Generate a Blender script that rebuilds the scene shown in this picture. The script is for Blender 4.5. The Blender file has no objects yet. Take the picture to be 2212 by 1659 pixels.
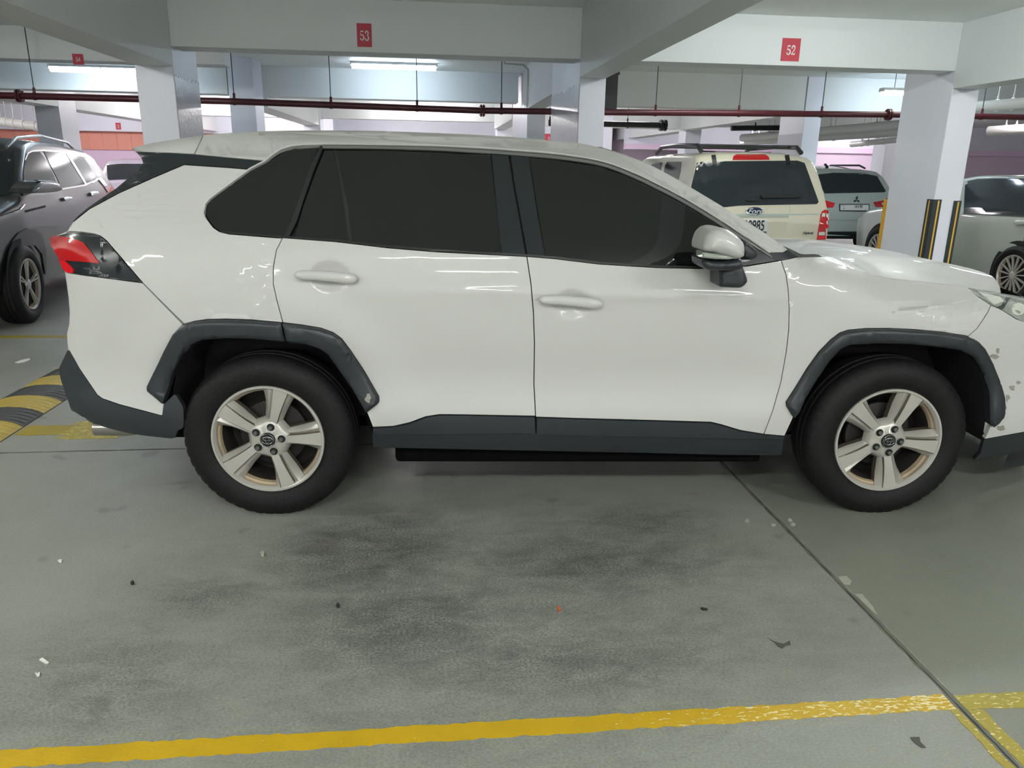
import bpy, bmesh, math, random
import numpy as np
from mathutils import Vector, Matrix
from mathutils.bvhtree import BVHTree
random.seed(7)
scn = bpy.context.scene
col = scn.collection

# ------------------------------------------------------------------ camera
PITCH, ROLL, YAW, FPX = 0.28188349, 0.01680894, 0.10749088, 1625.23
CAM = np.array([0, 0, 1.48376906])
_f = np.array([math.sin(YAW)*math.cos(PITCH), math.cos(YAW)*math.cos(PITCH), -math.sin(PITCH)])
_r0 = np.array([math.cos(YAW), -math.sin(YAW), 0]); _u0 = np.cross(_r0, _f)
CR = _r0*math.cos(ROLL) + _u0*math.sin(ROLL); CU = -_r0*math.sin(ROLL) + _u0*math.cos(ROLL); CF = _f
cd = bpy.data.cameras.new('camera'); cam = bpy.data.objects.new('camera', cd); col.objects.link(cam)
cd.sensor_width = 36; cd.lens = FPX*36/2212; cd.clip_start = .05; cd.clip_end = 200
cam.matrix_world = Matrix(((CR[0], CU[0], -CF[0], CAM[0]), (CR[1], CU[1], -CF[1], CAM[1]), (CR[2], CU[2], -CF[2], CAM[2]), (0, 0, 0, 1)))
scn.camera = cam
# ------------------------------------------------------------------ world and exposure
wd = bpy.data.worlds.new('world'); scn.world = wd; wd.use_nodes = True
wd.node_tree.nodes['Background'].inputs[0].default_value = (.8, .85, .9, 1); wd.node_tree.nodes['Background'].inputs[1].default_value = .05
vs = scn.view_settings; vs.view_transform = 'Standard'; vs.look = 'None'; vs.gamma = 1; vs.exposure = 0.25
vs.use_curve_mapping = False
scn.cycles.max_bounces = 8; scn.cycles.diffuse_bounces = 5; scn.cycles.glossy_bounces = 4; scn.cycles.transmission_bounces = 4
scn.cycles.use_denoising = True; scn.cycles.sample_clamp_indirect = 6
LAMP = 130.0      # strength of the fluorescent diffusers

# ------------------------------------------------------------------ helpers
def ray(px, py):
    return CF*FPX + CR*(px-1106) - CU*(py-829.5)
def W(px, py, Y=None, Z=None, X=None):
    d = ray(px, py)
    t = (Y-CAM[1])/d[1] if Y is not None else (Z-CAM[2])/d[2] if Z is not None else (X-CAM[0])/d[0]
    return CAM + t*d
def srgb(r, g, b):
    return tuple(((c/255)/12.92 if c/255 <= .04045 else ((c/255+.055)/1.055)**2.4) for c in (r, g, b))
def mat(name, c, rough=.5, metal=0, coat=0, emit=0, spec=.5, alpha=1, bump=0, bscale=60, var=0, vscale=3, trans=0, ecol=None):
    m = bpy.data.materials.new(name); m.use_nodes = True
    nt = m.node_tree; b = nt.nodes['Principled BSDF']
    b.inputs['Base Color'].default_value = (*c, 1); b.inputs['Roughness'].default_value = rough
    b.inputs['Metallic'].default_value = metal; b.inputs['Coat Weight'].default_value = coat; b.inputs['Coat Roughness'].default_value = .04
    b.inputs['Specular IOR Level'].default_value = spec; b.inputs['Transmission Weight'].default_value = trans
    if emit:
        b.inputs['Emission Color'].default_value = (*(ecol or c), 1); b.inputs['Emission Strength'].default_value = emit
    if alpha < 1: b.inputs['Alpha'].default_value = alpha
    tc = nt.nodes.new('ShaderNodeTexCoord')
    if var:
        n = nt.nodes.new('ShaderNodeTexNoise'); n.inputs['Scale'].default_value = vscale; n.inputs['Detail'].default_value = 6
        nt.links.new(tc.outputs['Object'], n.inputs['Vector'])
        r = nt.nodes.new('ShaderNodeMix'); r.data_type = 'RGBA'
        r.inputs[6].default_value = (*[x*(1-var) for x in c], 1); r.inputs[7].default_value = (*[min(1, x*(1+var*.6)) for x in c], 1)
        nt.links.new(n.outputs['Fac'], r.inputs[0]); nt.links.new(r.outputs[2], b.inputs['Base Color'])
    if bump:
        n = nt.nodes.new('ShaderNodeTexNoise'); n.inputs['Scale'].default_value = bscale; n.inputs['Detail'].default_value = 4
        nt.links.new(tc.outputs['Object'], n.inputs['Vector'])
        bp = nt.nodes.new('ShaderNodeBump'); bp.inputs['Strength'].default_value = bump; bp.inputs['Distance'].default_value = .01
        nt.links.new(n.outputs['Fac'], bp.inputs['Height']); nt.links.new(bp.outputs[0], b.inputs['Normal'])
    return m
def tag(o, label=None, cat=None, group=None, kind=None):
    if label: o['label'] = label
    if cat: o['category'] = cat
    if group: o['group'] = group
    if kind: o['kind'] = kind
    return o
def empty(name, loc=(0, 0, 0), rz=0, label=None, cat=None, group=None):
    o = bpy.data.objects.new(name, None); col.objects.link(o); o.location = loc; o.rotation_euler = (0, 0, rz); o.empty_display_size = .1
    return tag(o, label, cat, group)
def link(name, me, m, parent=None):
    if not isinstance(m, (list, tuple)): m = [m]
    for x in m: me.materials.append(x)
    o = bpy.data.objects.new(name, me); col.objects.link(o)
    if parent is not None: o.parent = parent
    return o
def build(name, bm, m, parent=None, smooth=False, angle=35):
    me = bpy.data.meshes.new(name); bmesh.ops.recalc_face_normals(bm, faces=bm.faces)
    if smooth:
        for f in bm.faces: f.smooth = True
        for e in bm.edges:
            if len(e.link_faces) != 2 or e.calc_face_angle(3) > math.radians(angle): e.smooth = False
    bm.to_mesh(me); bm.free()
    return link(name, me, m, parent)
def bx(bm, x0, x1, y0, y1, z0, z1, bev=0, mi=0):
    v = [bm.verts.new(p) for p in ((x0,y0,z0),(x1,y0,z0),(x1,y1,z0),(x0,y1,z0),(x0,y0,z1),(x1,y0,z1),(x1,y1,z1),(x0,y1,z1))]
    fs = [bm.faces.new([v[i] for i in q]) for q in ((0,3,2,1),(4,5,6,7),(0,1,5,4),(1,2,6,5),(2,3,7,6),(3,0,4,7))]
    for f in fs: f.material_index = mi
    if bev:
        es = list({e for f in fs for e in f.edges}); bmesh.ops.bevel(bm, geom=es, offset=bev, segments=2, affect='EDGES', profile=.5)
def box(name, x0, x1, y0, y1, z0, z1, m, parent=None, bev=0):
    bm = bmesh.new(); bx(bm, min(x0,x1), max(x0,x1), min(y0,y1), max(y0,y1), min(z0,z1), max(z0,z1), bev); return build(name, bm, m, parent)
def tube(bm, pts, r, n=10, caps=True):
    pts = [Vector(p) for p in pts]; rings = []
    for i, p in enumerate(pts):
        t = (pts[min(i+1, len(pts)-1)] - pts[max(i-1, 0)]).normalized()
        a = t.cross(Vector((0, 0, 1)) if abs(t.z) < .9 else Vector((1, 0, 0))).normalized(); b = t.cross(a)
        rr = r[i] if isinstance(r, (list, tuple)) else r
        rings.append([bm.verts.new(p + (a*math.cos(k*2*math.pi/n) + b*math.sin(k*2*math.pi/n))*rr) for k in range(n)])
    for i in range(len(rings)-1):
        for k in range(n): bm.faces.new((rings[i][k], rings[i][(k+1) % n], rings[i+1][(k+1) % n], rings[i+1][k]))
    if caps: bm.faces.new(rings[0][::-1]); bm.faces.new(rings[-1])
def tubeobj(name, pts, r, m, parent=None, n=10):
    bm = bmesh.new(); tube(bm, pts, r, n); return build(name, bm, m, parent, smooth=True, angle=50)
def lathe(bm, prof, n=64, mod=None):
    """prof: (y, radius); axis = y"""
    rings = []
    for j, (y, r) in enumerate(prof):
        rings.append([bm.verts.new(((r+(mod(j, k) if mod else 0))*math.cos(2*math.pi*k/n), y, (r+(mod(j, k) if mod else 0))*math.sin(2*math.pi*k/n))) for k in range(n)])
    for j in range(len(rings)-1):
        for k in range(n): bm.faces.new((rings[j][k], rings[j][(k+1) % n], rings[j+1][(k+1) % n], rings[j+1][k]))
    return rings
def struct(name, o=None, **k):
    o['kind'] = 'structure'; return o

# 2-D polygon tools (pixel outlines measured on the photograph)
def inset(poly, g):
    P = np.array(poly, float); n = len(P)
    A = .5*sum(P[i][0]*P[(i+1) % n][1]-P[(i+1) % n][0]*P[i][1] for i in range(n)); s = 1 if A > 0 else -1
    out = []
    for i in range(n):
        e1 = P[i]-P[i-1]; e2 = P[(i+1) % n]-P[i]
        n1 = np.array([-e1[1], e1[0]])/(np.hypot(*e1)+1e-9)*s; n2 = np.array([-e2[1], e2[0]])/(np.hypot(*e2)+1e-9)*s
        b = n1+n2; L = b@b
        out.append(P[i]+b*(2*g/max(L, .8)))
    return out
def roundp(poly, it=1, q=.22):
    P = [np.array(p, float) for p in poly]
    for _ in range(it):
        N = []
        for i in range(len(P)):
            a, b, c = P[i-1], P[i], P[(i+1) % len(P)]
            N += [b+(a-b)*q, b+(c-b)*q]
        P = N
    return P
def spl(pts, k=4):
    """open Catmull-Rom through points"""
    P = [np.array(p, float) for p in pts]; P = [2*P[0]-P[1]]+P+[2*P[-1]-P[-2]]; out = []
    for i in range(1, len(P)-2):
        for j in range(k):
            t = j/k; a, b, c, d = P[i-1:i+3]
            out.append(.5*((2*b)+(c-a)*t+(2*a-5*b+4*c-d)*t*t+(3*b-a-3*c+d)*t**3))
    out.append(P[-2]); return [tuple(p) for p in out]
def ell(cx, cy, rx, ry, n=28, rot=0):
    return [(cx+rx*math.cos(a)*math.cos(rot)-ry*math.sin(a)*math.sin(rot), cy+rx*math.cos(a)*math.sin(rot)+ry*math.sin(a)*math.cos(rot)) for a in [2*math.pi*i/n for i in range(n)]]
def dist_to_poly(P, poly):
    poly = np.array(poly, float); A = poly; B = np.roll(poly, -1, 0); d = np.full(len(P), 1e9)
    for a, b in zip(A, B):
        e = b-a; t = np.clip(((P-a)@e)/(e@e+1e-12), 0, 1); d = np.minimum(d, np.hypot(*(P-a-np.outer(t, e)).T))
    return d
def panel(name, poly, surf, m, parent, g=0, off=0, thick=.012, grid=14, dome=0, domer=10, extra=(), xf=None):
    """a sheet with real thickness: outline given in photo pixels, laid on the surface surf(px)->(pts, normals)"""
    if g: poly = inset(poly, g)
    poly = [tuple(p) for p in poly]
    bm = bmesh.new(); vs_ = [bm.verts.new((p[0], p[1], 0)) for p in poly]
    f = bm.faces.new(vs_); f.normal_update(); bmesh.ops.triangulate(bm, faces=[f], ngon_method='EAR_CLIP')
    P = np.array(poly); lo, hi = P.min(0), P.max(0)
    for ax in (0, 1):
        cuts = list(np.arange(math.floor(lo[ax]/grid)*grid+grid, hi[ax], grid)) + [c for a, c in extra if a == ax and lo[ax] < c < hi[ax]]
        for c in cuts:
            pc = [0, 0, 0]; pc[ax] = c+.013; pn = [0, 0, 0]; pn[ax] = 1
            bmesh.ops.bisect_plane(bm, geom=bm.verts[:]+bm.edges[:]+bm.faces[:], plane_co=pc, plane_no=pn, dist=1e-4)
    if dome:
        for q in (.25, .6, 1.0):   # extra rings near the rim so that the edge rolls over
            pass
    bmesh.ops.dissolve_degenerate(bm, dist=1e-3, edges=bm.edges[:])
    bm.verts.ensure_lookup_table()
    P2 = np.array([v.co[:2] for v in bm.verts]); pts, nrm = surf(P2)
    if getattr(surf, '__name__', '') == 'side':      # even out the sheet: normals everywhere, depth inside the rim
        E_ = np.array([[e.verts[0].index, e.verts[1].index] for e in bm.edges]); rim = np.zeros(len(P2), bool)
        for e in bm.edges:
            if len(e.link_faces) == 1: rim[[e.verts[0].index, e.verts[1].index]] = True
        cnt = np.bincount(E_.ravel(), minlength=len(P2)).astype(float); cnt[cnt == 0] = 1
        def lap(a):
            o = np.zeros_like(a); np.add.at(o, E_[:, 0], a[E_[:, 1]]); np.add.at(o, E_[:, 1], a[E_[:, 0]]); return o/(cnt[:, None] if a.ndim == 2 else cnt)
        y = pts[:, 1].copy()
        for _ in range(3): y2 = .5*y+.5*lap(y); y = np.where(rim, y, y2)
        pts = onplane(P2, y)
        for _ in range({'roof_side': 70, 'quarter_panel': 40, 'front_fender': 34, 'front_bumper': 24, 'spoiler': 20, 'tail_lamp': 16, 'red_lens': 16, 'rear_door': 3, 'front_door': 3}.get(name, 9)): nrm = .4*nrm+.6*lap(nrm)
        nrm /= np.linalg.norm(nrm, axis=1)[:, None]
    o_ = np.full(len(P2), float(off))
    if dome:
        d = np.clip(dist_to_poly(P2, poly)/domer, 0, 1); o_ = off+dome*np.sqrt(np.maximum(0, 1-(1-d)**2))
    top = pts+nrm*o_[:, None]; base = pts-nrm*thick+nrm*off
    be = [e for e in bm.edges if len(e.link_faces) == 1]; bmap = {}
    for i, v in enumerate(bm.verts): v.co = top[i]
    bm.verts.index_update()
    nn = {v.index: nrm[v.index] for v in bm.verts}
    for f in bm.faces: f.smooth = True; f.material_index = 0
    nf = len(bm.faces)
    for e in be:
        for v in e.verts:
            if v not in bmap: bmap[v] = bm.verts.new(base[v.index])
    for e in be:
        a, b = e.verts; e.smooth = False
        # keep winding opposite to the top face
        lf = e.link_faces[0]; lp = [l for l in lf.loops if l.edge == e][0]
        a, b = lp.vert, lp.link_loop_next.vert
        bm.faces.new((b, a, bmap[a], bmap[b]))
    # orientation: top faces must look outward
    fl = list(bm.faces)[:nf]
    s = sum(f.normal.dot(Vector(nrm[f.verts[0].index])) * f.calc_area() for f in fl if not f.normal_update())
    if s < 0: bmesh.ops.reverse_faces(bm, faces=bm.faces[:])
    me = bpy.data.meshes.new(name)
    bm.to_mesh(me); bm.free()
    if not dome and not xf:
        cn = []; 
        for p in me.polygons:
            for vi in p.vertices:
                cn.append(tuple(nn[vi]) if p.index < nf and vi in nn else tuple(p.normal))
        me.normals_split_custom_set(cn)
    return link(name, me, m, parent)

def text_mesh(name, s, size, m, parent, mtx, depth=.002, align='CENTER', shear=0, sx=1):
    cu = bpy.data.curves.new(name, 'FONT'); cu.body = s; cu.size = size; cu.extrude = depth; cu.align_x = align; cu.align_y = 'CENTER'; cu.shear = shear; cu.offset = size*.012
    t = bpy.data.objects.new(name, cu); col.objects.link(t)
    bpy.context.view_layer.update()
    me = bpy.data.meshes.new_from_object(t.evaluated_get(bpy.context.evaluated_depsgraph_get()))
    bpy.data.objects.remove(t); bpy.data.curves.remove(cu)
    me.transform(Matrix.Diagonal((sx, 1, 1, 1))); me.transform(mtx); me.materials.clear(); me.name = name
    return link(name, me, m, parent)

# ------------------------------------------------------------------ materials
M = {}
M['wall'] = mat('painted_concrete', srgb(228, 230, 241), .45, bump=.15, bscale=25, var=.05, vscale=2)
M['beam'] = mat('painted_beam', srgb(222, 226, 226), .55, bump=.15, bscale=18, var=.05, vscale=1.5)
M['gloss'] = mat('glossy_wall_paint', srgb(205, 207, 216), .22, bump=.25, bscale=22, var=.04)
M['slab'] = mat('ceiling_paint', srgb(238, 242, 240), .6, bump=.2, bscale=10, var=.06, vscale=1)
M['farwall'] = mat('far_wall_paint', srgb(226, 206, 224), .6, bump=.1)
M['pink'] = mat('lilac_wall_paint', srgb(234, 208, 234), .6, bump=.1)
M['orange'] = mat('salmon_cladding', srgb(232, 160, 142), .6, bump=.2)
M['white_batten'] = mat('lamp_housing_white', srgb(225, 228, 230), .4, bump=.03)
M['tube'] = mat('lamp_diffuser_lit', (.86, .93, 1), .4, emit=LAMP*.28, ecol=(.72, .86, 1))
M['tubenear'] = mat('near_lamp_diffuser_lit', (.9, .93, .9), .4, emit=LAMP*1.02, ecol=(.985, 1, .955))
M['tuber'] = mat('nose_lamp_diffuser_lit', (.9, .93, .9), .4, emit=LAMP*.6, ecol=(.95, 1, .98))
M['tubeadded'] = mat('added_lamp_diffuser_lit', (.9, .93, .9), .4, emit=LAMP*.16, ecol=(.98, 1, .92))
M['tubewarm'] = mat('far_lamp_diffuser_lit', (.95, .93, 1), .4, emit=LAMP*.9, ecol=(1, .94, .96))
M['redpipe'] = mat('dark_red_pipe', srgb(86, 34, 44), .35, bump=.05)
M['blackpipe'] = mat('black_pipe', srgb(19, 23, 25), .4, bump=.05)
M['rod'] = mat('steel_rod', srgb(70, 76, 78), .5, metal=.6, bump=.02)
M['whitepipe'] = mat('white_pipe', srgb(225, 225, 222), .4, bump=.04)
M['white'] = mat('pearl_white_paint', (.565, .562, .545), .40, coat=.45, spec=.2, bump=.012, bscale=900, var=.01)
M['clad'] = mat('grey_black_plastic', srgb(43, 48, 52), .42, bump=.06, bscale=500, var=.06, vscale=4)
M['black'] = mat('liner_black', srgb(16, 17, 18), .8, bump=.1)
M['under'] = mat('underbody_black', (.0015, .0015, .0015), .9, spec=.1, bump=.1)
M['gap'] = mat('shadow_gap_black', srgb(14, 15, 16), .8, bump=.05)
M['glassblk'] = mat('tinted_glass', srgb(13, 17, 18), .035, coat=.6, spec=.6, var=.05)
M['glosspil'] = mat('pillar_satin_black', srgb(34, 40, 43), .26, spec=.5, bump=.02, var=.05)
M['rub'] = mat('black_rubber_seal', srgb(20, 24, 25), .5, bump=.04)
M['chrome'] = mat('satin_chrome', srgb(185, 190, 192), .22, metal=.9, bump=.01)
M['silvertrim'] = mat('silver_window_trim', srgb(150, 152, 150), .3, metal=.75, bump=.01)
M['red'] = mat('red_lens', srgb(186, 26, 30), .12, coat=1, var=.08, vscale=20)
M['redb'] = mat('bright_red_lens', srgb(225, 30, 40), .12, coat=1, var=.1, vscale=30)
M['lens'] = mat('clear_lamp_lens', srgb(150, 155, 148), .1, coat=1, var=.15, vscale=10)
M['lensw'] = mat('pale_reflector', srgb(215, 217, 205), .2, coat=1, var=.05)
M['alloy'] = mat('silver_alloy', srgb(188, 184, 178), .34, metal=.35, bump=.02, bscale=200, var=.06, vscale=8)
M['groove_shade'] = mat('alloy_groove_shade', srgb(104, 96, 84), .5, metal=.3, bump=.1, var=.4, vscale=25)  # darker alloy tone that paints the shade in the spoke grooves
M['barrel_dark'] = mat('deep_barrel_black', srgb(34, 29, 25), .8, bump=.1, var=.4, vscale=12)  # deep part of the rim barrel, darker than its ledge
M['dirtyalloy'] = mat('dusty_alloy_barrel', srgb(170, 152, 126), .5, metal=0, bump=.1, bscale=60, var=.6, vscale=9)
M['tyre'] = mat('tyre_rubber', srgb(10, 11, 11), .65, spec=.35, bump=.25, bscale=120, var=.15, vscale=6)
M['lug'] = mat('lug_nut_steel', srgb(120, 122, 120), .3, metal=.8, bump=.02)
M['brake'] = mat('brake_iron', srgb(45, 42, 42), .6, metal=.4, bump=.1)
M['plate'] = mat('plate_white', srgb(220, 222, 222), .35, bump=.02)
M['ink'] = mat('plate_ink', srgb(24, 27, 30), .5, bump=.02)
M['sign'] = mat('sign_red', srgb(190, 48, 66), .5, var=.05, bump=.03)
M['signw'] = mat('sign_white', srgb(232, 226, 224), .5, bump=.02)
M['dsuv'] = mat('dark_grey_paint', srgb(40, 44, 43), .38, metal=0, coat=.5, bump=.01, var=.03)
M['gold'] = mat('champagne_paint', srgb(216, 211, 192), .32, metal=0, coat=1, bump=.01, var=.02)
M['silver'] = mat('silver_green_paint', srgb(178, 190, 186), .35, metal=0, coat=1, bump=.01, var=.02)
M['greige'] = mat('greige_paint', srgb(172, 179, 170), .3, metal=0, coat=1, bump=.01, var=.02)
M['lilac'] = mat('pale_car_paint', srgb(216, 206, 226), .3, coat=1, bump=.01)
M['bgglass'] = mat('background_car_glass', srgb(44, 51, 55), .08, coat=.0, spec=.35, var=.15, vscale=3)
M['rearglass'] = mat('brown_tinted_rear_glass', srgb(55, 58, 56), .07, coat=.3, alpha=.72, var=.1, vscale=3)
M['seat'] = mat('seat_fabric', srgb(70, 76, 80), .8, bump=.2)
M['yellowtrim'] = mat('amber_corner_strip', srgb(200, 150, 40), .5, bump=.05, var=.15, vscale=15)
M['blackrub'] = mat('corner_guard_rubber', srgb(40, 48, 50), .6, bump=.1)
M['yguard'] = mat('guard_yellow_stripe', srgb(225, 180, 70), .5, bump=.05, var=.1)
M['blue'] = mat('badge_blue', srgb(28, 42, 78), .2, coat=1, var=.05)
M['ystick'] = mat('yellow_sticker', srgb(222, 205, 60), .5, bump=.02)
M['scuff'] = mat('grey_scuff', srgb(150, 148, 138), .6, bump=.2, bscale=80, var=.3, vscale=30)
M['steel'] = mat('exhaust_steel', srgb(165, 160, 155), .3, metal=.85, bump=.03, var=.1)

def node_mat(name): 
    m = bpy.data.materials.new(name); m.use_nodes = True; return m, m.node_tree, m.node_tree.nodes, m.node_tree.links
def concrete():
    m, nt, N, L = node_mat('worn_concrete_floor'); b = N['Principled BSDF']
    tc = N.new('ShaderNodeTexCoord'); pos = tc.outputs['Object']
    def mp(sc, loc=(0, 0, 0)):
        a = N.new('ShaderNodeMapping'); a.inputs['Scale'].default_value = sc; a.inputs['Location'].default_value = loc; L.new(pos, a.inputs['Vector']); return a.outputs[0]
    def noise(sc, det=8, rough=.6, vec=None, dist=0):
        n = N.new('ShaderNodeTexNoise'); n.inputs['Scale'].default_value = sc; n.inputs['Detail'].default_value = det; n.inputs['Roughness'].default_value = rough
        n.inputs['Distortion'].default_value = dist; L.new(vec or pos, n.inputs['Vector']); return n.outputs['Fac']
    def ramp(x, a, bb, ca=(0, 0, 0, 1), cb=(1, 1, 1, 1)):
        r = N.new('ShaderNodeValToRGB'); r.color_ramp.elements[0].position = a; r.color_ramp.elements[1].position = bb
        r.color_ramp.elements[0].color = ca; r.color_ramp.elements[1].color = cb; L.new(x, r.inputs[0]); return r.outputs[0]
    def math_(op, a, c, clamp=False):
        n = N.new('ShaderNodeMath'); n.operation = op; n.use_clamp = clamp
        for i, v in enumerate((a, c)):
            if isinstance(v, (int, float)): n.inputs[i].default_value = v
            elif v is not None: L.new(v, n.inputs[i])
        return n.outputs[0]
    def mix(f, a, c, mode='MIX'):
        n = N.new('ShaderNodeMix'); n.data_type = 'RGBA'; n.blend_type = mode
        for i, v in ((0, f), (6, a), (7, c)):
            if isinstance(v, tuple): n.inputs[i].default_value = (*v, 1)
            elif isinstance(v, (int, float)): n.inputs[i].default_value = v
            else: L.new(v, n.inputs[i])
        return n.outputs[2]
    base = mix(noise(1.3, 5), srgb(134, 136, 128), srgb(160, 162, 154))
    # rough pitted patch of slab left of the joint: stain outline from blob + noise
    blob = None
    for cx, cy, rx, ry, a in ((-.25, 2.75, .55, .5, 1), (-.1, 2.25, .6, .45, .8), (.6, 2.6, .9, .45, .75), (.35, 2.0, .9, .3, .55), (-.8, 2.45, .35, .2, .55), (.9, 2.9, .45, .25, .7), (.2, 2.35, 1.5, 1.1, .42), (-.95, 2.0, .6, .5, .35)):
        mpn = N.new('ShaderNodeMapping'); mpn.vector_type = 'TEXTURE'; mpn.inputs['Location'].default_value = (cx, cy, 0); mpn.inputs['Scale'].default_value = (rx, ry, 50); L.new(pos, mpn.inputs['Vector'])
        g = N.new('ShaderNodeTexGradient'); g.gradient_type = 'SPHERICAL'; L.new(mpn.outputs[0], g.inputs[0])
        v = math_('MULTIPLY', g.outputs['Fac'], a); blob = v if blob is None else math_('MAXIMUM', blob, v)
    st = math_('MULTIPLY', math_('POWER', blob, .6), ramp(noise(7, 12, .78, mp((.7, 1.5, 1)), dist=.4), .40, .64), True)
    c1 = mix(math_('MULTIPLY', st, .85), base, srgb(44, 46, 44))
    pit = ramp(noise(105, 6, .8, mp((1, 1.6, 1))), .40, .58)
    c2 = mix(math_('MULTIPLY', math_('SUBTRACT', 1.0, pit), math_('ADD', math_('MULTIPLY', blob, 1.2), .22, True)), c1, srgb(48, 49, 45))
    spk = ramp(noise(150, 4, .7), .60, .68)
    c3 = mix(math_('MULTIPLY', spk, math_('ADD', math_('MULTIPLY', blob, .5), .35, True)), c2, srgb(186, 182, 166))
    streak = ramp(noise(9, 8, .7, mp((.35, 9, 1))), .60, .80)
    c4 = mix(math_('MULTIPLY', streak, .28), c3, srgb(82, 84, 78))
    spots = ramp(noise(4.5, 3, .4), .69, .73)
    c5 = mix(math_('MULTIPLY', spots, .35), c4, srgb(84, 86, 78))
    sep = N.new('ShaderNodeSeparateXYZ'); L.new(pos, sep.inputs[0])
    rightslab = math_('GREATER_THAN', sep.outputs[0], 1.52)
    c6 = mix(math_('MULTIPLY', rightslab, .55), c5, srgb(114, 118, 106))
    L.new(c6, b.inputs['Base Color'])
    L.new(math_('ADD', math_('MULTIPLY', noise(5, 5), .3), .32), b.inputs['Roughness'])
    bp = N.new('ShaderNodeBump'); bp.inputs['Strength'].default_value = .35; bp.inputs['Distance'].default_value = .004
    L.new(math_('ADD', noise(90, 6, .7), math_('MULTIPLY', noise(14, 5), .5)), bp.inputs['Height']); L.new(bp.outputs[0], b.inputs['Normal'])
    return m
M['concrete'] = concrete()
def yellow(name, wx0, wx1, colr, chip=.5):
    m, nt, N, L = node_mat(name); b = N['Principled BSDF']; tc = N.new('ShaderNodeTexCoord')
    n = N.new('ShaderNodeTexNoise'); n.inputs['Scale'].default_value = 70; n.inputs['Detail'].default_value = 6; n.inputs['Distortion'].default_value = .8
    mp = N.new('ShaderNodeMapping'); mp.inputs['Scale'].default_value = (.6, 1.9, 1); L.new(tc.outputs['Object'], mp.inputs[0]); L.new(mp.outputs[0], n.inputs['Vector'])
    sep = N.new('ShaderNodeSeparateXYZ'); L.new(tc.outputs['Object'], sep.inputs[0])
    mr = N.new('ShaderNodeMapRange'); mr.inputs[1].default_value = wx0; mr.inputs[2].default_value = wx1; mr.inputs[3].default_value = 0; mr.inputs[4].default_value = 1
    L.new(sep.outputs[0], mr.inputs[0])
    ad = N.new('ShaderNodeMath'); ad.operation = 'MULTIPLY'; ad.inputs[1].default_value = chip*.19; L.new(mr.outputs[0], ad.inputs[0])
    su = N.new('ShaderNodeMath'); su.operation = 'ADD'; L.new(ad.outputs[0], su.inputs[0]); L.new(n.outputs['Fac'], su.inputs[1])
    r = N.new('ShaderNodeValToRGB'); r.color_ramp.elements[0].position = .70; r.color_ramp.elements[1].position = .735; L.new(su.outputs[0], r.inputs[0])
    n2 = N.new('ShaderNodeTexNoise'); n2.inputs['Scale'].default_value = 6; n2.inputs['Detail'].default_value = 8; L.new(tc.outputs['Object'], n2.inputs['Vector'])
    mx0 = N.new('ShaderNodeMix'); mx0.data_type = 'RGBA'; mx0.inputs[6].default_value = (*colr, 1); mx0.inputs[7].default_value = (*[c*.62 for c in colr], 1); L.new(n2.outputs['Fac'], mx0.inputs[0])
    mx = N.new('ShaderNodeMix'); mx.data_type = 'RGBA'; mx.inputs[7].default_value = (*srgb(225, 212, 160), 1); L.new(r.outputs[0], mx.inputs[0]); L.new(mx0.outputs[2], mx.inputs[6])
    L.new(mx.outputs[2], b.inputs['Base Color']); b.inputs['Roughness'].default_value = .5
    bp = N.new('ShaderNodeBump'); bp.inputs['Strength'].default_value = .3; bp.inputs['Distance'].default_value = .003; L.new(n.outputs['Fac'], bp.inputs['Height']); L.new(bp.outputs[0], b.inputs['Normal'])
    return m
M['yline'] = yellow('yellow_line_paint', .2, 1.45, srgb(208, 170, 12), 1)
M['yline2'] = yellow('old_yellow_line_paint', -9, -8, srgb(176, 160, 60), .55)
M['yfar'] = yellow('far_yellow_line_paint', 30, 40, srgb(170, 150, 50), 0)
M['bumpy'] = yellow('speed_bump_yellow', -9, -8, srgb(198, 172, 78), .25)
M['bumpb'] = mat('speed_bump_black', srgb(66, 68, 66), .55, bump=.4, bscale=40, var=.35, vscale=14)

# ------------------------------------------------------------------ floor, ceiling, walls
struct('floor', box('floor', -17, 20, -8, 30, -.2, 0, M['concrete']))
struct('ceiling', box('ceiling', -17, 20, -8, 30, 2.80, 3.0, M['slab']))
struct('w', box('wall_left', -17.2, -17, -8, 30, 0, 2.8, M['wall']))
struct('w', box('wall_right', 20, 20.2, -8, 30, 0, 2.8, M['wall']))
struct('w', box('wall_back', -17, 20, 30, 30.2, 0, 2.8, M['farwall']))
struct('w', box('wall_front', -17, 20, -8.2, -8, 0, 2.8, M['wall']))

A0, A1, B0, B1, C0, C1 = -2.43, -2.125, 1.31, 1.545, 4.815, 5.085
def column(x0, x1, y0, y1, top=2.8, name='column', m='wall'):
    return struct('c', box(name, x0, x1, y0, y1, 0, top, M[m], bev=.006))
def beam(x0, x1, y0, y1, z0, name='beam', z1=2.8):
    return struct('b', box(name, x0, x1, y0, y1, z0, z1, M['beam'], bev=.004))
column(A0, A1, 7, 7.7); column(B0, B1, 7, 8.6); column(C0, C1, 7, 7.77)
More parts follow.
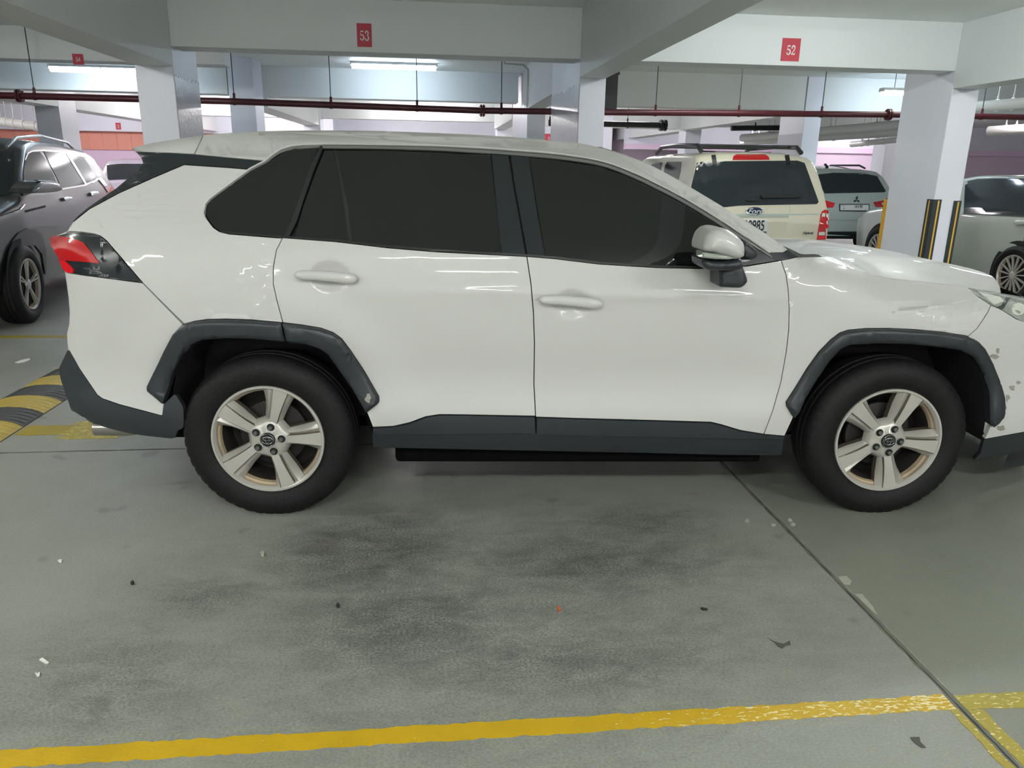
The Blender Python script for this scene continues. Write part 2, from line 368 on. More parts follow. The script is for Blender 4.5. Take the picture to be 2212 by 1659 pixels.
# glossier paint below an uneven upper edge, on the side faces turned to the middle
def gloss_face(x, y0, y1, z1, sgn, slope):
    bm = bmesh.new(); n = 22; t = .004*sgn; top = []; bot = []
    for i in range(n+1):
        y = y0+(y1-y0)*i/n; z = z1+slope*i/n+random.uniform(-.02, .02)
        top.append((bm.verts.new((x+t, y, z)), bm.verts.new((x, y, z)))); bot.append((bm.verts.new((x+t, y, 0)), bm.verts.new((x, y, 0))))
    for i in range(n):
        bm.faces.new((bot[i][0], bot[i+1][0], top[i+1][0], top[i][0])); bm.faces.new((top[i][0], top[i+1][0], top[i+1][1], top[i][1]))
    return struct('g', build('trim_%d' % (1 if sgn > 0 else 2), bm, M['gloss']))
gloss_face(A1, 7.0, 7.7, 2.17, 1, .0); gloss_face(B0, 7.0, 8.6, 2.19, -1, .02)
beam(A1, B0, 7, 7.3, 2.39); beam(B1, C0, 7, 7.3, 2.39); beam(C1, 9.0, 7, 7.3, 2.39); beam(-5.62, -2.2, 9.0, 9.3, 2.48)
beam(A0, A1, -8, 7, 2.24); beam(B0, B1, -8, 7, 2.24); beam(B0, B1, 8.6, 11.2, 2.24); beam(C0, C1, -8, 7, 2.24);
beam(-5.97, -5.62, -8, 12.8, 2.24); beam(-5.97, -5.62, 13.4, 29.9, 2.24)
column(-5.97, -5.62, 12.8, 13.4)                      # left, behind the dark car
column(-2.66, -2.33, 11.0, 11.55)                     # behind the left column
beam(-5.6, -2.67, 11.0, 11.3, 2.34)
beam(-2.33, 1.30, 11.85, 12.15, 2.39)
column(1.36, 1.62, 11.2, 13.2)
beam(1.63, 5.44, 11.2, 11.5, 2.33); beam(5.72, 11.5, 11.2, 11.5, 2.33)
column(5.46, 5.72, 11.2, 12.0)
struct('g', box('trim_3', 5.452, 5.462, 11.19, 12.0, 0, 2.02, M['gloss']))
# third row and beyond
beam(-2.66, -2.33, 11.85, 17.0, 2.24); beam(1.36, 1.62, 13.3, 17.0, 2.24)
column(-2.66, -2.3, 17.0, 17.5); column(1.42, 1.8, 17.0, 17.5)
beam(-2.3, 1.42, 17.1, 17.4, 2.39); beam(-5.6, -2.67, 17.1, 17.4, 2.39); beam(1.8, 5.5, 17.1, 17.4, 2.33)
column(5.6, 5.95, 17.0, 17.5); column(10.2, 10.6, 11.2, 11.9); column(10.3, 10.6, 17, 17.5)
beam(5.46, 5.72, 12.05, 17.0, 2.3); beam(5.6, 5.95, 17.5, 23.9, 2.3); beam(6, 10.3, 17.1, 17.4, 2.4)
struct('w', box('wall_middle', -2.6, 5.3, 23.0, 23.2, 0, 2.8, M['wall']))
column(3.6, 3.95, 17.0, 17.5); column(2.45, 2.8, 17.12, 17.5)
column(2.55, 3.0, 20, 20.5)
# ramp wall edge seen over the roof
# far left: light beam, salmon cladding, lilac wall
a = W(175, 283, Y=22); b = W(312, 325, Y=22)
struct('w', box('wall_far_left', -12, -2.6, 22.0, 22.2, 0, b[2]-.0, M['pink']))
struct('w', box('trim_4', -12, -2.6, 21.95, 22.2, b[2], a[2], M['orange']))
struct('w', box('trim_5', -12, -2.6, 21.7, 22.2, a[2], 2.8, M['wall']))
bm = bmesh.new()
x = -11.9
while x < -2.7:
    bx(bm, x, x+.02, 21.93, 21.95, b[2]+.01, a[2]-.01); x += .36
struct('w', build('trim_6', bm, M['orange']))
struct('w', box('wall_far_side', -2.62, -2.6, 22.2, 23.2, 0, 2.8, M['wall'])); struct('w', box('wall_far_right_upper', 8.2, 19.9, 22.02, 22.1, 0, 2.8, M['farwall']))
# far right: pale storey with openings
struct('w', box('wall_far_right', 8.2, 19.9, 22, 22.2, 0, 1.35, M['pink']))
struct('w', box('trim_7', 5.5, 19.9, 21.9, 22.2, 2.0, 2.15, M['pink']))
struct('w', box('trim_8', 5.5, 19.9, 22.0, 22.2, 2.15, 2.8, M['wall']))
struct('w', box('wall_far_centre', 5.2, 8.2, 24.0, 24.2, 0, 2.8, M['farwall']))
column(9.8, 10.3, 21.5, 21.9, name='column'); column(13.2, 14.4, 20.6, 21.0, name='column')

# ------------------------------------------------------------------ ceiling battens
def lamp(x0, x1, y, z=2.80, drop=.0, m='tube', label='', group='fluorescent battens lighting the car park', along='X', w=.11):
    t = empty('ceiling_lamp', ((x0+x1)/2, y, z-drop), 0 if along == 'X' else math.pi/2, label, 'lamp', group); h = (x1-x0)/2
    bm = bmesh.new(); bx(bm, -h, h, -w/2, w/2, -.035, 0, .006); build('housing', bm, M['white_batten'], t)
    bm = bmesh.new()
    prof = [(-w/2+.006, -.035), (-w/2+.008, -.07), (-w/4, -.088), (0, -.092), (w/4, -.088), (w/2-.008, -.07), (w/2-.006, -.035)]
    L_ = [bm.verts.new((-h+.02, p[0], p[1])) for p in prof]; R_ = [bm.verts.new((h-.02, p[0], p[1])) for p in prof]
    for i in range(len(prof)-1): bm.faces.new((L_[i], L_[i+1], R_[i+1], R_[i]))
    bm.faces.new(L_); bm.faces.new(R_[::-1]); bm.faces.new((L_[0], R_[0], R_[-1], L_[-1]))
    build('diffuser', bm, M[m], t)
    for sx in (-h+.01, h-.01, 0): box('clip', sx-.008, sx+.008, -w/2-.004, w/2+.004, -.05, -.01, M['white_batten'], t)
    if drop:
        for sx in (-h*.7, h*.7): tubeobj('hanger', [(sx, 0, 0), (sx, 0, drop)], .004, M['rod'], t, 6)
    return t
lamp(-4.61, -3.37, 10.4, drop=.21, label='bright batten at left, above the dark grey car, cut by the left column')
lamp(-1.06, .10, 11.05, label='bright batten in the middle, just under the beam marked 53')
lamp(6.12, 7.36, 10.4, drop=.21, label='bright batten at right, half hidden by the right column')
p = W(878, 224, Z=2.72)
lamp(-.75, .45, 16.2, m='tubewarm', label='small distant batten under the second beam, above the roof of the white car')
lamp(-4.9, -3.3, 16.0, m='tubewarm', label='distant batten just right of the left column')
# battens outside the frame that light the near bays
for x, y, a, k in ((3.25, 4.95, 'X', 'right, above the nose of the white car'), (3.18, -.8, 'X', 'behind the camera to the right'), (-.40, -.8, 'X', 'behind the camera to the left'), (7.2, 4.2, 'X', 'far to the right'), (-4.1, -.8, 'X', 'behind the camera at far left'), (-4.2, 3.0, 'X', 'at far left')):
    lamp(x-.62, x+.62, y, label='batten out of the photo, '+k, along=a, m='tuber' if y == 4.95 else 'tubenear')
for x, y, m_, l in ((3.4, 14.5, 'tubewarm', 'batten beyond the champagne car'), (3.5, 20, 'tubewarm', 'batten far behind the middle column'), (-4, 20, 'tubewarm', 'far batten before the salmon cladding'), (8.2, 18.5, 'tubewarm', 'far batten behind the silver-green hatchback'), (12, 20, 'tubewarm', 'far batten at the back right'),
                   (-8.5, 19, 'tubewarm', 'far batten at the back left'), (-9, 14.5, 'tubewarm', 'batten left of the frame behind the dark car'), (5.9, 8.7, 'tubeadded', 'added unseen batten between the champagne and the greige car'), (12.5, 10, 'tubewarm', 'batten right of the frame beyond the greige car'), (-.5, 20, 'tubewarm', 'far batten behind the second beam'), (12.5, 15, 'tubewarm', 'batten at far right in the third row'),  # batten between champagne and greige cars is added, unseen, to brighten them
                   (3.2, 8.2, 'tubeadded', 'added batten hidden behind the beam marked 52'), (-.4, -5.2, 'tubenear', 'added batten far behind the camera, middle bay'), (3.2, -5.2, 'tubenear', 'added batten far behind the camera, right bay'), (-4.1, -5.2, 'tubenear', 'added batten far behind the camera, left bay'), (7.2, -5.2, 'tubenear', 'added batten far behind the camera, last bay to the right')):  # added, unseen: one brightens the champagne car, the rear row gives frontal fill
    lamp(x-.62, x+.62, y, m=m_, label=l, w=.12)

# ------------------------------------------------------------------ pipes
def pipe(name, pts, r, m, label, hang=(), flanges=(), cat='pipe', group=None, rodr=.005):
    t = empty(name, pts[0], 0, label, cat, group); o = Vector(pts[0]); P = [Vector(p)-o for p in pts]
    tubeobj('pipe_run', P, r, M[m], t, 14)
    def at(x):
        for a, b in zip(pts[:-1], pts[1:]):
            for k in (0, 1):
                if abs(b[0]-a[0]) >= abs(b[1]-a[1]) and min(a[0], b[0])-1e-6 <= x <= max(a[0], b[0])+1e-6:
                    u = (x-a[0])/(b[0]-a[0]); return Vector(a).lerp(Vector(b), u)-o
        return Vector(pts[-1])-o
    for x in hang:
        q = (Vector(pts[0]).lerp(Vector(pts[-1]), x[0])-o) if isinstance(x, tuple) else at(x); bm = bmesh.new(); tube(bm, [q+Vector((0, 0, r)), Vector((q.x, q.y, 2.795-o.z))], rodr, 6)
        hg = build('hanger_rod', bm, M['rod'] if m != 'whitepipe' else M['whitepipe'], t)
        bm = bmesh.new(); tube(bm, [q+Vector((-.014, 0, 0)), q+Vector((.014, 0, 0))], r*1.16, 12); tube(bm, [q+Vector((0, 0, r)), q+Vector((0, 0, r+.05))], .014, 8)
        build('clamp', bm, M['redpipe' if m == 'redpipe' else m], t)
    for x in flanges:
        q = at(x); bm = bmesh.new()
        tube(bm, [q+Vector((-.022, 0, 0)), q+Vector((-.004, 0, 0))], r*1.9, 14); tube(bm, [q+Vector((.004, 0, 0)), q+Vector((.022, 0, 0))], r*1.9, 14)
        for k in range(6):
            a = k*math.pi/3; tube(bm, [q+Vector((-.032, math.cos(a)*r*1.5, math.sin(a)*r*1.5)), q+Vector((.032, math.cos(a)*r*1.5, math.sin(a)*r*1.5))], .006, 6)
        build('flange', bm, M[m], t)
    return t
YP = 8.8
def xp(px, py=225): return float(W(px, py, Y=YP)[0])
def zp(px, py): return float(W(px, py, Y=YP)[2])
pipe('sprinkler_pipe', [(-9, YP, zp(0, 205)), (xp(500), YP, zp(500, 219)), (xp(1040), YP, zp(1040, 239)), (xp(1310), YP, zp(1310, 242.5)), (xp(1950), YP, zp(1950, 248)), (12, YP, zp(2212, 254)+.02)], .034, 'redpipe',
     'long dark red sprinkler pipe running across the bay under the ceiling', hang=[xp(78), xp(507), xp(715), xp(901), xp(1083), xp(1416, 240), xp(1596, 240), xp(1775, 240), xp(1950, 240), xp(2120, 250)], flanges=[xp(45), xp(1042), xp(1923)])
# black standpipe and black cross pipe right of the middle column
t = empty('duct', (1.93, 8.95, 2.1), 0, 'black vertical steel duct beside the middle column', 'duct')
a = W(1308, 168, Y=9.3); b = W(1328, 238, Y=9.3)
bm = bmesh.new(); bx(bm, a[0]-1.93-.02, b[0]-1.93, .25, .5, b[2]-2.1, .69, .005); bx(bm, a[0]-1.93-.02, b[0]-1.93+.012, .235, .5, .42, .45); build('duct_body', bm, M['blackpipe'], t)
p0 = W(1185, 265, Y=13.6); p1 = W(1440, 271, Y=13.6); p2 = W(1580, 277, Y=15); p3 = W(1700, 276, Y=15)
pipe('cross_pipe', [tuple(p0), tuple(p1)], .05, 'blackpipe', 'black pipe ending in a flanged valve, behind the middle column', hang=[float(W(1188, 260, Y=13.6)[0]), float(W(1356, 260, Y=13.6)[0])], flanges=[float(p1[0])-.03, float(p1[0])-.1], cat='pipe')
pipe('cross_pipe', [tuple(p2), tuple(p3)], .05, 'blackpipe', 'black pipe between two columns above the champagne car', hang=[float(W(1632, 270, Y=15)[0])])
# white drain pipes
def wp(pts, r, label, hangs=()):
    return pipe('drain_pipe', pts, r, 'whitepipe', label, hang=hangs, rodr=.008, group='white drain pipes under the ceiling')
a, b = W(0, 262, Y=17), W(84, 274, Y=17); a = a - (b-a)*2
wp([tuple(a), tuple(b)], .085, 'thick white drain pipe at upper left above the dark grey car', [float(W(x, 262, Y=17)[0]) for x in (2, 14, 30, 50, 75)])
for i, (u, v, r, l) in enumerate((((1603, 298, 16), (1960, 268, 12), .075, 'upper white drain pipe over the silver-green car'), ((1612, 306, 16), (1960, 284, 12.6), .075, 'lower white drain pipe over the silver-green car'),
                    ((1840, 312, 17), (1960, 300, 15), .06, 'white drain elbow pipe above the two hatchback roofs'), ((2100, 232, 10), (2400, 208, 8.6), .07, 'fat white drain pipe at the upper right corner'),
                    ((2135, 283, 16), (2330, 272, 14.5), .1, 'white drain pipe right of the right column, lower one'), ((1600, 310, 19), (1720, 300, 18), .06, 'thin white drain pipe left of the far rough column'))):
    a = W(u[0], u[1], Y=u[2]); b = W(v[0], v[1], Y=v[2]); wp([tuple(a), tuple(b)], r, l, [(k,) for k in (.2, .32, .6, .85)])
# conduits
c = empty('conduit', (1.2, 8.6, 2.4), 0, 'white conduit looping down beside the middle column', 'conduit')
q = [W(1090, 137, Y=8.62)*np.array([1, 1, 0])+np.array([0, 0, 2.8]), W(1090, 137, Y=8.62), W(1130, 140, Y=8.62), W(1141, 150, Y=8.62), W(1139, 232, Y=8.62)]
tubeobj('conduit_run', [tuple(p-np.array([1.2, 8.6, 2.4])) for p in q], .012, M['whitepipe'], c, 8)

# ------------------------------------------------------------------ bay number signs
def stroke(bm, pts, widths, z=0):
    L_, R_ = [], []
    for i, p in enumerate(pts):
        a = np.array(pts[max(i-1, 0)]); b = np.array(pts[min(i+1, len(pts)-1)]); t = (b-a)/(np.hypot(*(b-a))+1e-9); n = np.array([-t[1], t[0]])
        w = widths[i]/2; L_.append(bm.verts.new((*(np.array(p)+n*w), z))); R_.append(bm.verts.new((*(np.array(p)-n*w), z)))
    for i in range(len(pts)-1): bm.faces.new((L_[i], L_[i+1], R_[i+1], R_[i]))
def disc(bm, cx, cy, r, n=14): bm.faces.new([bm.verts.new((cx+r*math.cos(2*math.pi*k/n), cy+r*math.sin(2*math.pi*k/n), 0)) for k in range(n)])
def arc(cx, cy, rx, ry, a0, a1, n=12): return [(cx+rx*math.cos(math.radians(a0+(a1-a0)*i/n)), cy+ry*math.sin(math.radians(a0+(a1-a0)*i/n))) for i in range(n+1)]
def digit(bm, d, ox):
    """Clarendon-like numerals, unit height, width about .62"""
    b2 = bmesh.new()
    def wv(pts, w0=.07, w1=.17): n = len(pts)-1; return [w0+(w1-w0)*math.sin(math.pi*i/n)**1.2 for i in range(n+1)]
    if d == '5':
        stroke(b2, [(.12, .93), (.50, .93)], [.13, .13]); stroke(b2, [(.14, .93), (.12, .50)], [.06, .06])
        p = arc(.27, .31, .25, .27, 140, -140); stroke(b2, p, wv(p)); disc(b2, .12, .17, .09)
    elif d == '2':
        p = arc(.28, .71, .22, .25, 165, -35); stroke(b2, p, wv(p)); disc(b2, .12, .74, .09)
        stroke(b2, [p[-1], (.30, .34), (.10, .10)], [.13, .10, .07]); stroke(b2, [(.07, .09), (.30, .10), (.52, .08)], [.15, .13, .15]); stroke(b2, [(.52, .05), (.55, .28)], [.08, .03])
    elif d == '3':
        p = arc(.27, .73, .2, .22, 150, -80); stroke(b2, p, wv(p)); disc(b2, .13, .79, .085)
        p = arc(.27, .28, .24, .26, 85, -150); stroke(b2, p, wv(p)); disc(b2, .12, .17, .09)
    elif d == '4':
        stroke(b2, [(.40, .97), (.40, .05)], [.17, .17]); stroke(b2, [(.40, .95), (.06, .33)], [.06, .06]); stroke(b2, [(.03, .30), (.58, .30)], [.08, .08]); stroke(b2, [(.26, .05), (.54, .05)], [.06, .06])
    elif d == '6':
        p = arc(.29, .30, .2, .26, 0, 360, 20); stroke(b2, p, [.13]*21); p = arc(.36, .45, .27, .47, 100, 200); stroke(b2, p, [.08]*13); disc(b2, .45, .84, .085)
    for v in b2.verts: v.co.x += ox
    me = bpy.data.meshes.new('t'); b2.to_mesh(me); b2.free(); bm.from_mesh(me); bpy.data.meshes.remove(me)
def sign(txt, xc, y, z0, z1, w, label):
    t = empty('bay_number_sign', (xc, y, (z0+z1)/2), 0, label, 'sign', 'red bay number signs'); h = (z1-z0)
    bm = bmesh.new(); bx(bm, -w/2, w/2, -.004, 0, -h/2, h/2, .001); build('sign_plate', bm, M['sign'], t)
    bm = bmesh.new()
    for i, d in enumerate(txt): digit(bm, d, i*.62)
    r = bmesh.ops.extrude_face_region(bm, geom=bm.faces[:]); bmesh.ops.translate(bm, verts=[v for v in r['geom'] if isinstance(v, bmesh.types.BMVert)], vec=(0, 0, .01))
    s = h*.42; wd_ = (.62*len(txt)-.04)
    for v in bm.verts: x, y_, zz = v.co; v.co = ((x-wd_/2)*s*.86, -.0045-zz*.2, (y_-.5)*s-.02*h)
    build('number', bm, M['signw'], t)
a, b = W(1690, 82, Y=7), W(1727, 133, Y=7)
sign('52', (a[0]+b[0])/2-.003, 6.999, b[2], a[2], (b[0]-a[0])*.93, 'red bay number sign reading 52 on the beam at upper right')
a, b = W(769, 50, Y=7), W(805, 102, Y=7)
sign('53', (a[0]+b[0])/2, 6.999, b[2], a[2], (b[0]-a[0])*.93, 'bay number sign reading 53 on the beam above the batten')
a, b = W(249, 265, Y=21.69), W(262, 280, Y=21.69)
sign('3', (a[0]+b[0])/2, 21.69, b[2]-.0, a[2], b[0]-a[0], 'small far red sign reading 3 at left above the salmon cladding')
a, b = W(1184, 288, Y=16.9), W(1194, 306, Y=16.9)
sign('6', (a[0]+b[0])/2, 17.11, b[2], a[2], .2, 'small far red sign just left of the middle column, digit half hidden')
a, b = W(155, 116, Y=9.0), W(183, 140, Y=9.0)
t = sign('54', (a[0]+b[0])/2, 8.999, b[2], a[2], (b[0]-a[0])*.95, 'washed out bay number sign above the left batten')

# corner guards on the right column
def guard(name, faces, label):
    t = empty('corner_guard', (0, 0, 0), 0, label, 'corner guard', 'black and yellow corner guards on the right column')
    bm = bmesh.new(); by = bmesh.new()
    for f in faces: bx(bm, *f[0], .003)
    for f in faces: bx(by, *f[1])
    build('rubber_strip', bm, M['blackrub'], t); build('yellow_stripe', by, M['yguard'], t)
zt = float(W(2030, 431, Y=7)[2])
guard('g', [((C0-.012, C0+.075, 6.988, 7.0, 0, zt), (C0+.035, C0+.05, 6.985, 6.988, 0, zt-.01)), ((C0-.012, C0, 7.0, 7.09, 0, zt), (C0-.015, C0-.012, 7.04, 7.055, 0, zt-.01))], 'black and yellow guard wrapped on the left front edge of the right column')
guard('g', [((C1-.065, C1+.012, 6.988, 7.0, 0, zt-.01), (C1-.03, C1-.015, 6.985, 6.988, 0, zt-.02)), ((C1, C1+.012, 7.0, 7.08, 0, zt-.01), (C1+.012, C1+.015, 7.03, 7.045, 0, zt-.02))], 'black and yellow guard on the right front edge of the right column')
t = empty('edge_strip', (C0, 7.77, 0), 0, 'amber strip on the rear left edge of the right column', 'corner guard')
bm = bmesh.new(); bx(bm, -.03, .004, .0, .014, 0, 1.21, .002); build('strip', bm, M['yellowtrim'], t)

# ------------------------------------------------------------------ floor markings
def strip(name, x0, x1, y0, y1, m, label, z=.0015, jag=.004, n=60, group=None):
    bm = bmesh.new(); alongx = (x1-x0) > (y1-y0); A, B = [], []
    for i in range(n+1):
        u = i/n; j1, j2 = random.uniform(-jag, jag), random.uniform(-jag, jag)
        if alongx: p, q = (x0+(x1-x0)*u, y0+j1), (x0+(x1-x0)*u, y1+j2)
        else: p, q = (x0+j1, y0+(y1-y0)*u), (x1+j2, y0+(y1-y0)*u)
        A.append(bm.verts.new((*p, z))); B.append(bm.verts.new((*q, z)))
    for i in range(n): bm.faces.new((A[i], A[i+1], B[i+1], B[i]))
    r = bmesh.ops.extrude_face_region(bm, geom=bm.faces[:]); bmesh.ops.translate(bm, verts=[v for v in r['geom'] if isinstance(v, bmesh.types.BMVert)], vec=(0, 0, -z))
    o = build(name, bm, M[m]); return tag(o, label, 'floor line', group)
strip('painted_line', -4, 1.487, 1.680, 1.741, 'yline', 'long yellow bay line across the foreground floor', n=240)
strip('painted_line', 1.515, 4, 1.672, 1.735, 'yline2', 'dull yellow line right of the joint in the foreground', n=90)
strip('painted_line', 1.462, 1.490, -.5, 1.679, 'yline2', 'yellow line running to the bottom right corner, left of the joint', n=80, jag=.003)
strip('painted_line', 1.515, 1.56, -.5, 1.671, 'yline2', 'yellow line running to the bottom right corner, right of the joint', n=80, jag=.003)
strip('painted_line', -9, -1.1, 6.70, 6.80, 'yfar', 'thin yellow line on the floor behind the white car, far left', n=60, jag=.01)
strip('painted_line', -2.33, -2.06, 4.20, 4.36, 'yfar', 'faded yellow line beside the speed bump under the exhaust', n=40, jag=.012)
strip('painted_line', -2.05, -1.72, 4.12, 4.48, 'yline2', 'chipped yellow paint patch on the floor below the exhaust', z=.002, n=14, jag=.05)
# expansion joints: a dark sealed groove with crumbled edges
def joint(pts, w, label, name='floor_joint', m='black', n=80, jag=.004):
    bm = bmesh.new(); A, B = [], []
    for i in range(n+1):
        u = i/n; p = np.array(pts[0])*(1-u)+np.array(pts[1])*u; d = np.array(pts[1])-np.array(pts[0]); d = d/np.hypot(*d); nn = np.array([-d[1], d[0]])
        wob = random.uniform(-jag, jag)
        A.append(bm.verts.new((*(p+nn*(w/2+wob)), .0008))); B.append(bm.verts.new((*(p-nn*(w/2+random.uniform(-jag, jag))), .0008)))
    for i in range(n): bm.faces.new((A[i], A[i+1], B[i+1], B[i]))
    r = bmesh.ops.extrude_face_region(bm, geom=bm.faces[:]); bmesh.ops.translate(bm, verts=[v for v in r['geom'] if isinstance(v, bmesh.types.BMVert)], vec=(0, 0, -.0008))
    o = build(name, bm, M[m]); o['kind'] = 'structure'; return o
M['seal'] = mat('joint_sealant', srgb(108, 108, 98), .8, bump=.3, var=.3, vscale=12)
M['crack'] = mat('joint_crack', srgb(50, 52, 46), .9, bump=.3, var=.2, vscale=30)
joint([(1.502, -.6), (1.505, 6.9)], .022, '', 'floor_joint', 'seal', 160, .004)
joint([(1.496, -.6), (1.508, 6.9)], .004, '', 'floor_joint', 'crack', 200, .0022)
for o in [bpy.data.objects['floor_joint.001']]: o.location.z = .0006
joint([(-6, 3.90), (1.49, 3.96)], .012, '', 'floor_joint', 'seal', 140, .004)
joint([(-6, 3.897), (1.49, 3.957)], .004, '', 'floor_joint', 'crack', 160, .002)

# debris
def chip(name, px, py, outline, m, label, h=.003, cat='litter'):
    c = W(px, py, Z=0); t = bmesh.new(); P = []
    for (dx, dy) in outline:
        q = W(px+dx, py+dy, Z=0); P.append((q[0]-c[0], q[1]-c[1]))
    vsb = [t.verts.new((*p, 0)) for p in P]; vst = [t.verts.new((p[0], p[1], h+random.uniform(0, h))) for p in P]
    t.faces.new(vst); t.faces.new(vsb[::-1])
    for i in range(len(P)): j = (i+1) % len(P); t.faces.new((vsb[i], vsb[j], vst[j], vst[i]))
    o = build(name, t, M[m]); o.location = (c[0], c[1], .0012); tag(o, label, cat); return o
M['paper'] = mat('white_paper', srgb(225, 226, 220), .7, bump=.1); M['leaf'] = mat('orange_scrap', srgb(200, 90, 40), .7, bump=.1); M['dirt'] = mat('dark_dirt', srgb(40, 40, 38), .9, bump=.3)
M['chalk'] = mat('pale_mortar', srgb(165, 165, 152), .9, bump=.4, var=.2, vscale=30); M['smudge'] = mat('tar_smudge', srgb(78, 78, 72), .8, bump=.2, var=.3, vscale=20)
chip('paper_scrap', 48, 780, [(-16, 4), (-4, 0), (6, -3), (17, -5), (16, -1), (4, 3), (-8, 5)], 'paper', 'white paper strip on the floor left of the rear bumper')
chip('paper_scrap', 95, 1431, [(-10, -4), (-3, -7), (11, 2), (5, 5)], 'paper', 'white paper slip on the left foreground floor')
chip('paper_scrap', 82, 1458, [(-6, -3), (0, -1), (5, -4), (4, 3), (-1, 6)], 'paper', 'tiny white paper bit just below the paper slip')
chip('paper_scrap', 130, 1213, [(-5, 0), (0, -3), (5, -1), (3, 3), (-2, 3)], 'paper', 'tiny white bit on the floor, upper one at far left')
chip('gravel_bit', 567, 1199, [(-4, 0), (0, -4), (5, -1), (3, 4), (-2, 4)], 'chalk', 'pale pebble on the stained floor below the rear wheel', .006)
chip('pebble', 730, 1311, [(-4, 0), (-1, -3), (4, -1), (3, 3), (-2, 3)], 'dirt', 'small black pebble in the middle of the floor', .006)
chip('pebble', 286, 1262, [(-4, 1), (0, -3), (4, -1), (2, 3)], 'dirt', 'small black pebble on the floor at left', .006)
chip('orange_scrap', 1207, 1317, [(-3, -5), (2, -5), (4, 4), (0, 5)], 'leaf', 'tiny orange scrap on the floor')
chip('twig', 1521, 1318, [(-8, -2), (6, -1), (7, 2), (-4, 1)], 'dirt', 'short dark twig lying on the floor', .004)
chip('tar_mark', 1690, 1388, [(-32, -9), (-20, -3), (-8, 2), (3, 4), (16, -3), (18, 6), (6, 8), (0, 14), (-10, 9), (-18, 0)], 'smudge', 'dark tar smudge on the floor left of the joint', .001, 'stain')
chip('tar_mark', 1980, 1602, [(-14, -8), (6, -9), (8, 2), (20, 14), (10, 14), (-4, 4)], 'smudge', 'dark tar smudge below the worn yellow line', .001, 'stain')
chip('mortar_smear', 1826, 1257, [(-16, -10), (2, -12), (14, 0), (9, 8), (-4, 6)], 'chalk', 'pale mortar smear beside the floor joint', .001, 'stain')
chip('mortar_smear', 1862, 1292, [(-16, -8), (0, -8), (24, 20), (34, 40), (22, 30), (2, 10)], 'chalk', 'long pale mortar smear along the right edge of the floor joint', .001, 'stain')
for i, (x, y, l) in enumerate(((1614, 1127, 'cream crumb left of the joint near the front tyre'), (1670, 1136, 'cream crumb on the joint near the front tyre'), (1706, 1126, 'cream crumb right of the joint near the front tyre'), (1712, 1135, 'cream crumb lowest of the cluster by the front tyre'))):
    chip('crumb', x, y, [(-5, 0), (0, -3), (6, 0), (1, 3)], 'chalk', l, .005)

# speed bump
t = empty('speed_bump', (-2.55, 3.6, 0), 0, 'worn rubber speed bump in yellow and black stripes at far left', 'speed bump')
y = 2.9; k = 0; XS = [0, .03, .07, .13, .20, .27, .33, .37, .40]; ZS = [.004, .022, .036, .047, .05, .047, .036, .022, .004]
while y < 6.6:
    bm = bmesh.new(); rows = []; nr = 10
    for j in range(nr+1):
        yy = y+.235*j/nr; rows.append([bm.verts.new((-2.745+2.55+XS[i], yy-3.6, ZS[i]-(.004 if (j % 2 and (i > 5 or i < 3)) else 0)*(ZS[i] > .01))) for i in range(9)])
    for j in range(nr):
        for i in range(8): bm.faces.new((rows[j][i], rows[j][i+1], rows[j+1][i+1], rows[j+1][i]))
    for r_ in (rows[0], rows[-1]):
        bt = [bm.verts.new((v.co.x, v.co.y, 0)) for v in r_]
        for i in range(8): bm.faces.new((r_[i], r_[i+1], bt[i+1], bt[i]))
    build('bump_segment', bm, M['bumpy' if k % 2 else 'bumpb'], t); y += .24; k += 1

# ==================================================================== the white car
HA = -0.06465993
HX = np.array([math.cos(HA), math.sin(HA), 0]); HY = np.array([-math.sin(HA), math.cos(HA), 0])
HO = np.array([-.7045, 3.0868, 0]) + .915*HY
HM = Matrix(((HX[0], HY[0], 0, HO[0]), (HX[1], HY[1], 0, HO[1]), (0, 0, 1, 0), (0, 0, 0, 1)))
car = empty('car', tuple(HO), HA, 'white SUV with black wheel arches and tinted windows filling the foreground', 'car')
CL = np.array([(CAM-HO)@HX, (CAM-HO)@HY, CAM[2]])
def lray(P):
    P = np.atleast_2d(np.asarray(P, float)); d = CF*FPX + np.outer(P[:, 0]-1106, CR) - np.outer(P[:, 1]-829.5, CU)
    return np.stack([d@HX, d@HY, d[:, 2]], 1)
def onplane(P, y):
    d = lray(P); t = (np.broadcast_to(y, len(d))-CL[1])/d[:, 1]; return CL+d*t[:, None]
def smooth_table(zs, ws, sig=.012, lo=-.2, hi=2.2, step=.002):
    g = np.arange(lo, hi, step); t = np.interp(g, zs, ws); k = int(4*sig/step); ker = np.exp(-.5*(np.arange(-k, k+1)*step/sig)**2); ker /= ker.sum()
    return g, np.convolve(np.pad(t, k, mode='edge'), ker, 'valid')
WZ, WT = smooth_table([-.2, .18, .25, .30, .37, .45, .50, .56, .64, .78, .90, .985, 1.06, 1.14, 1.17, 1.25, 1.40, 1.545, 1.60, 1.8],
                      [.70, .74, .845, .868, .893, .900, .892, .880, .878, .900, .912, .918, .912, .897, .880, .832, .758, .690, .662, .58])
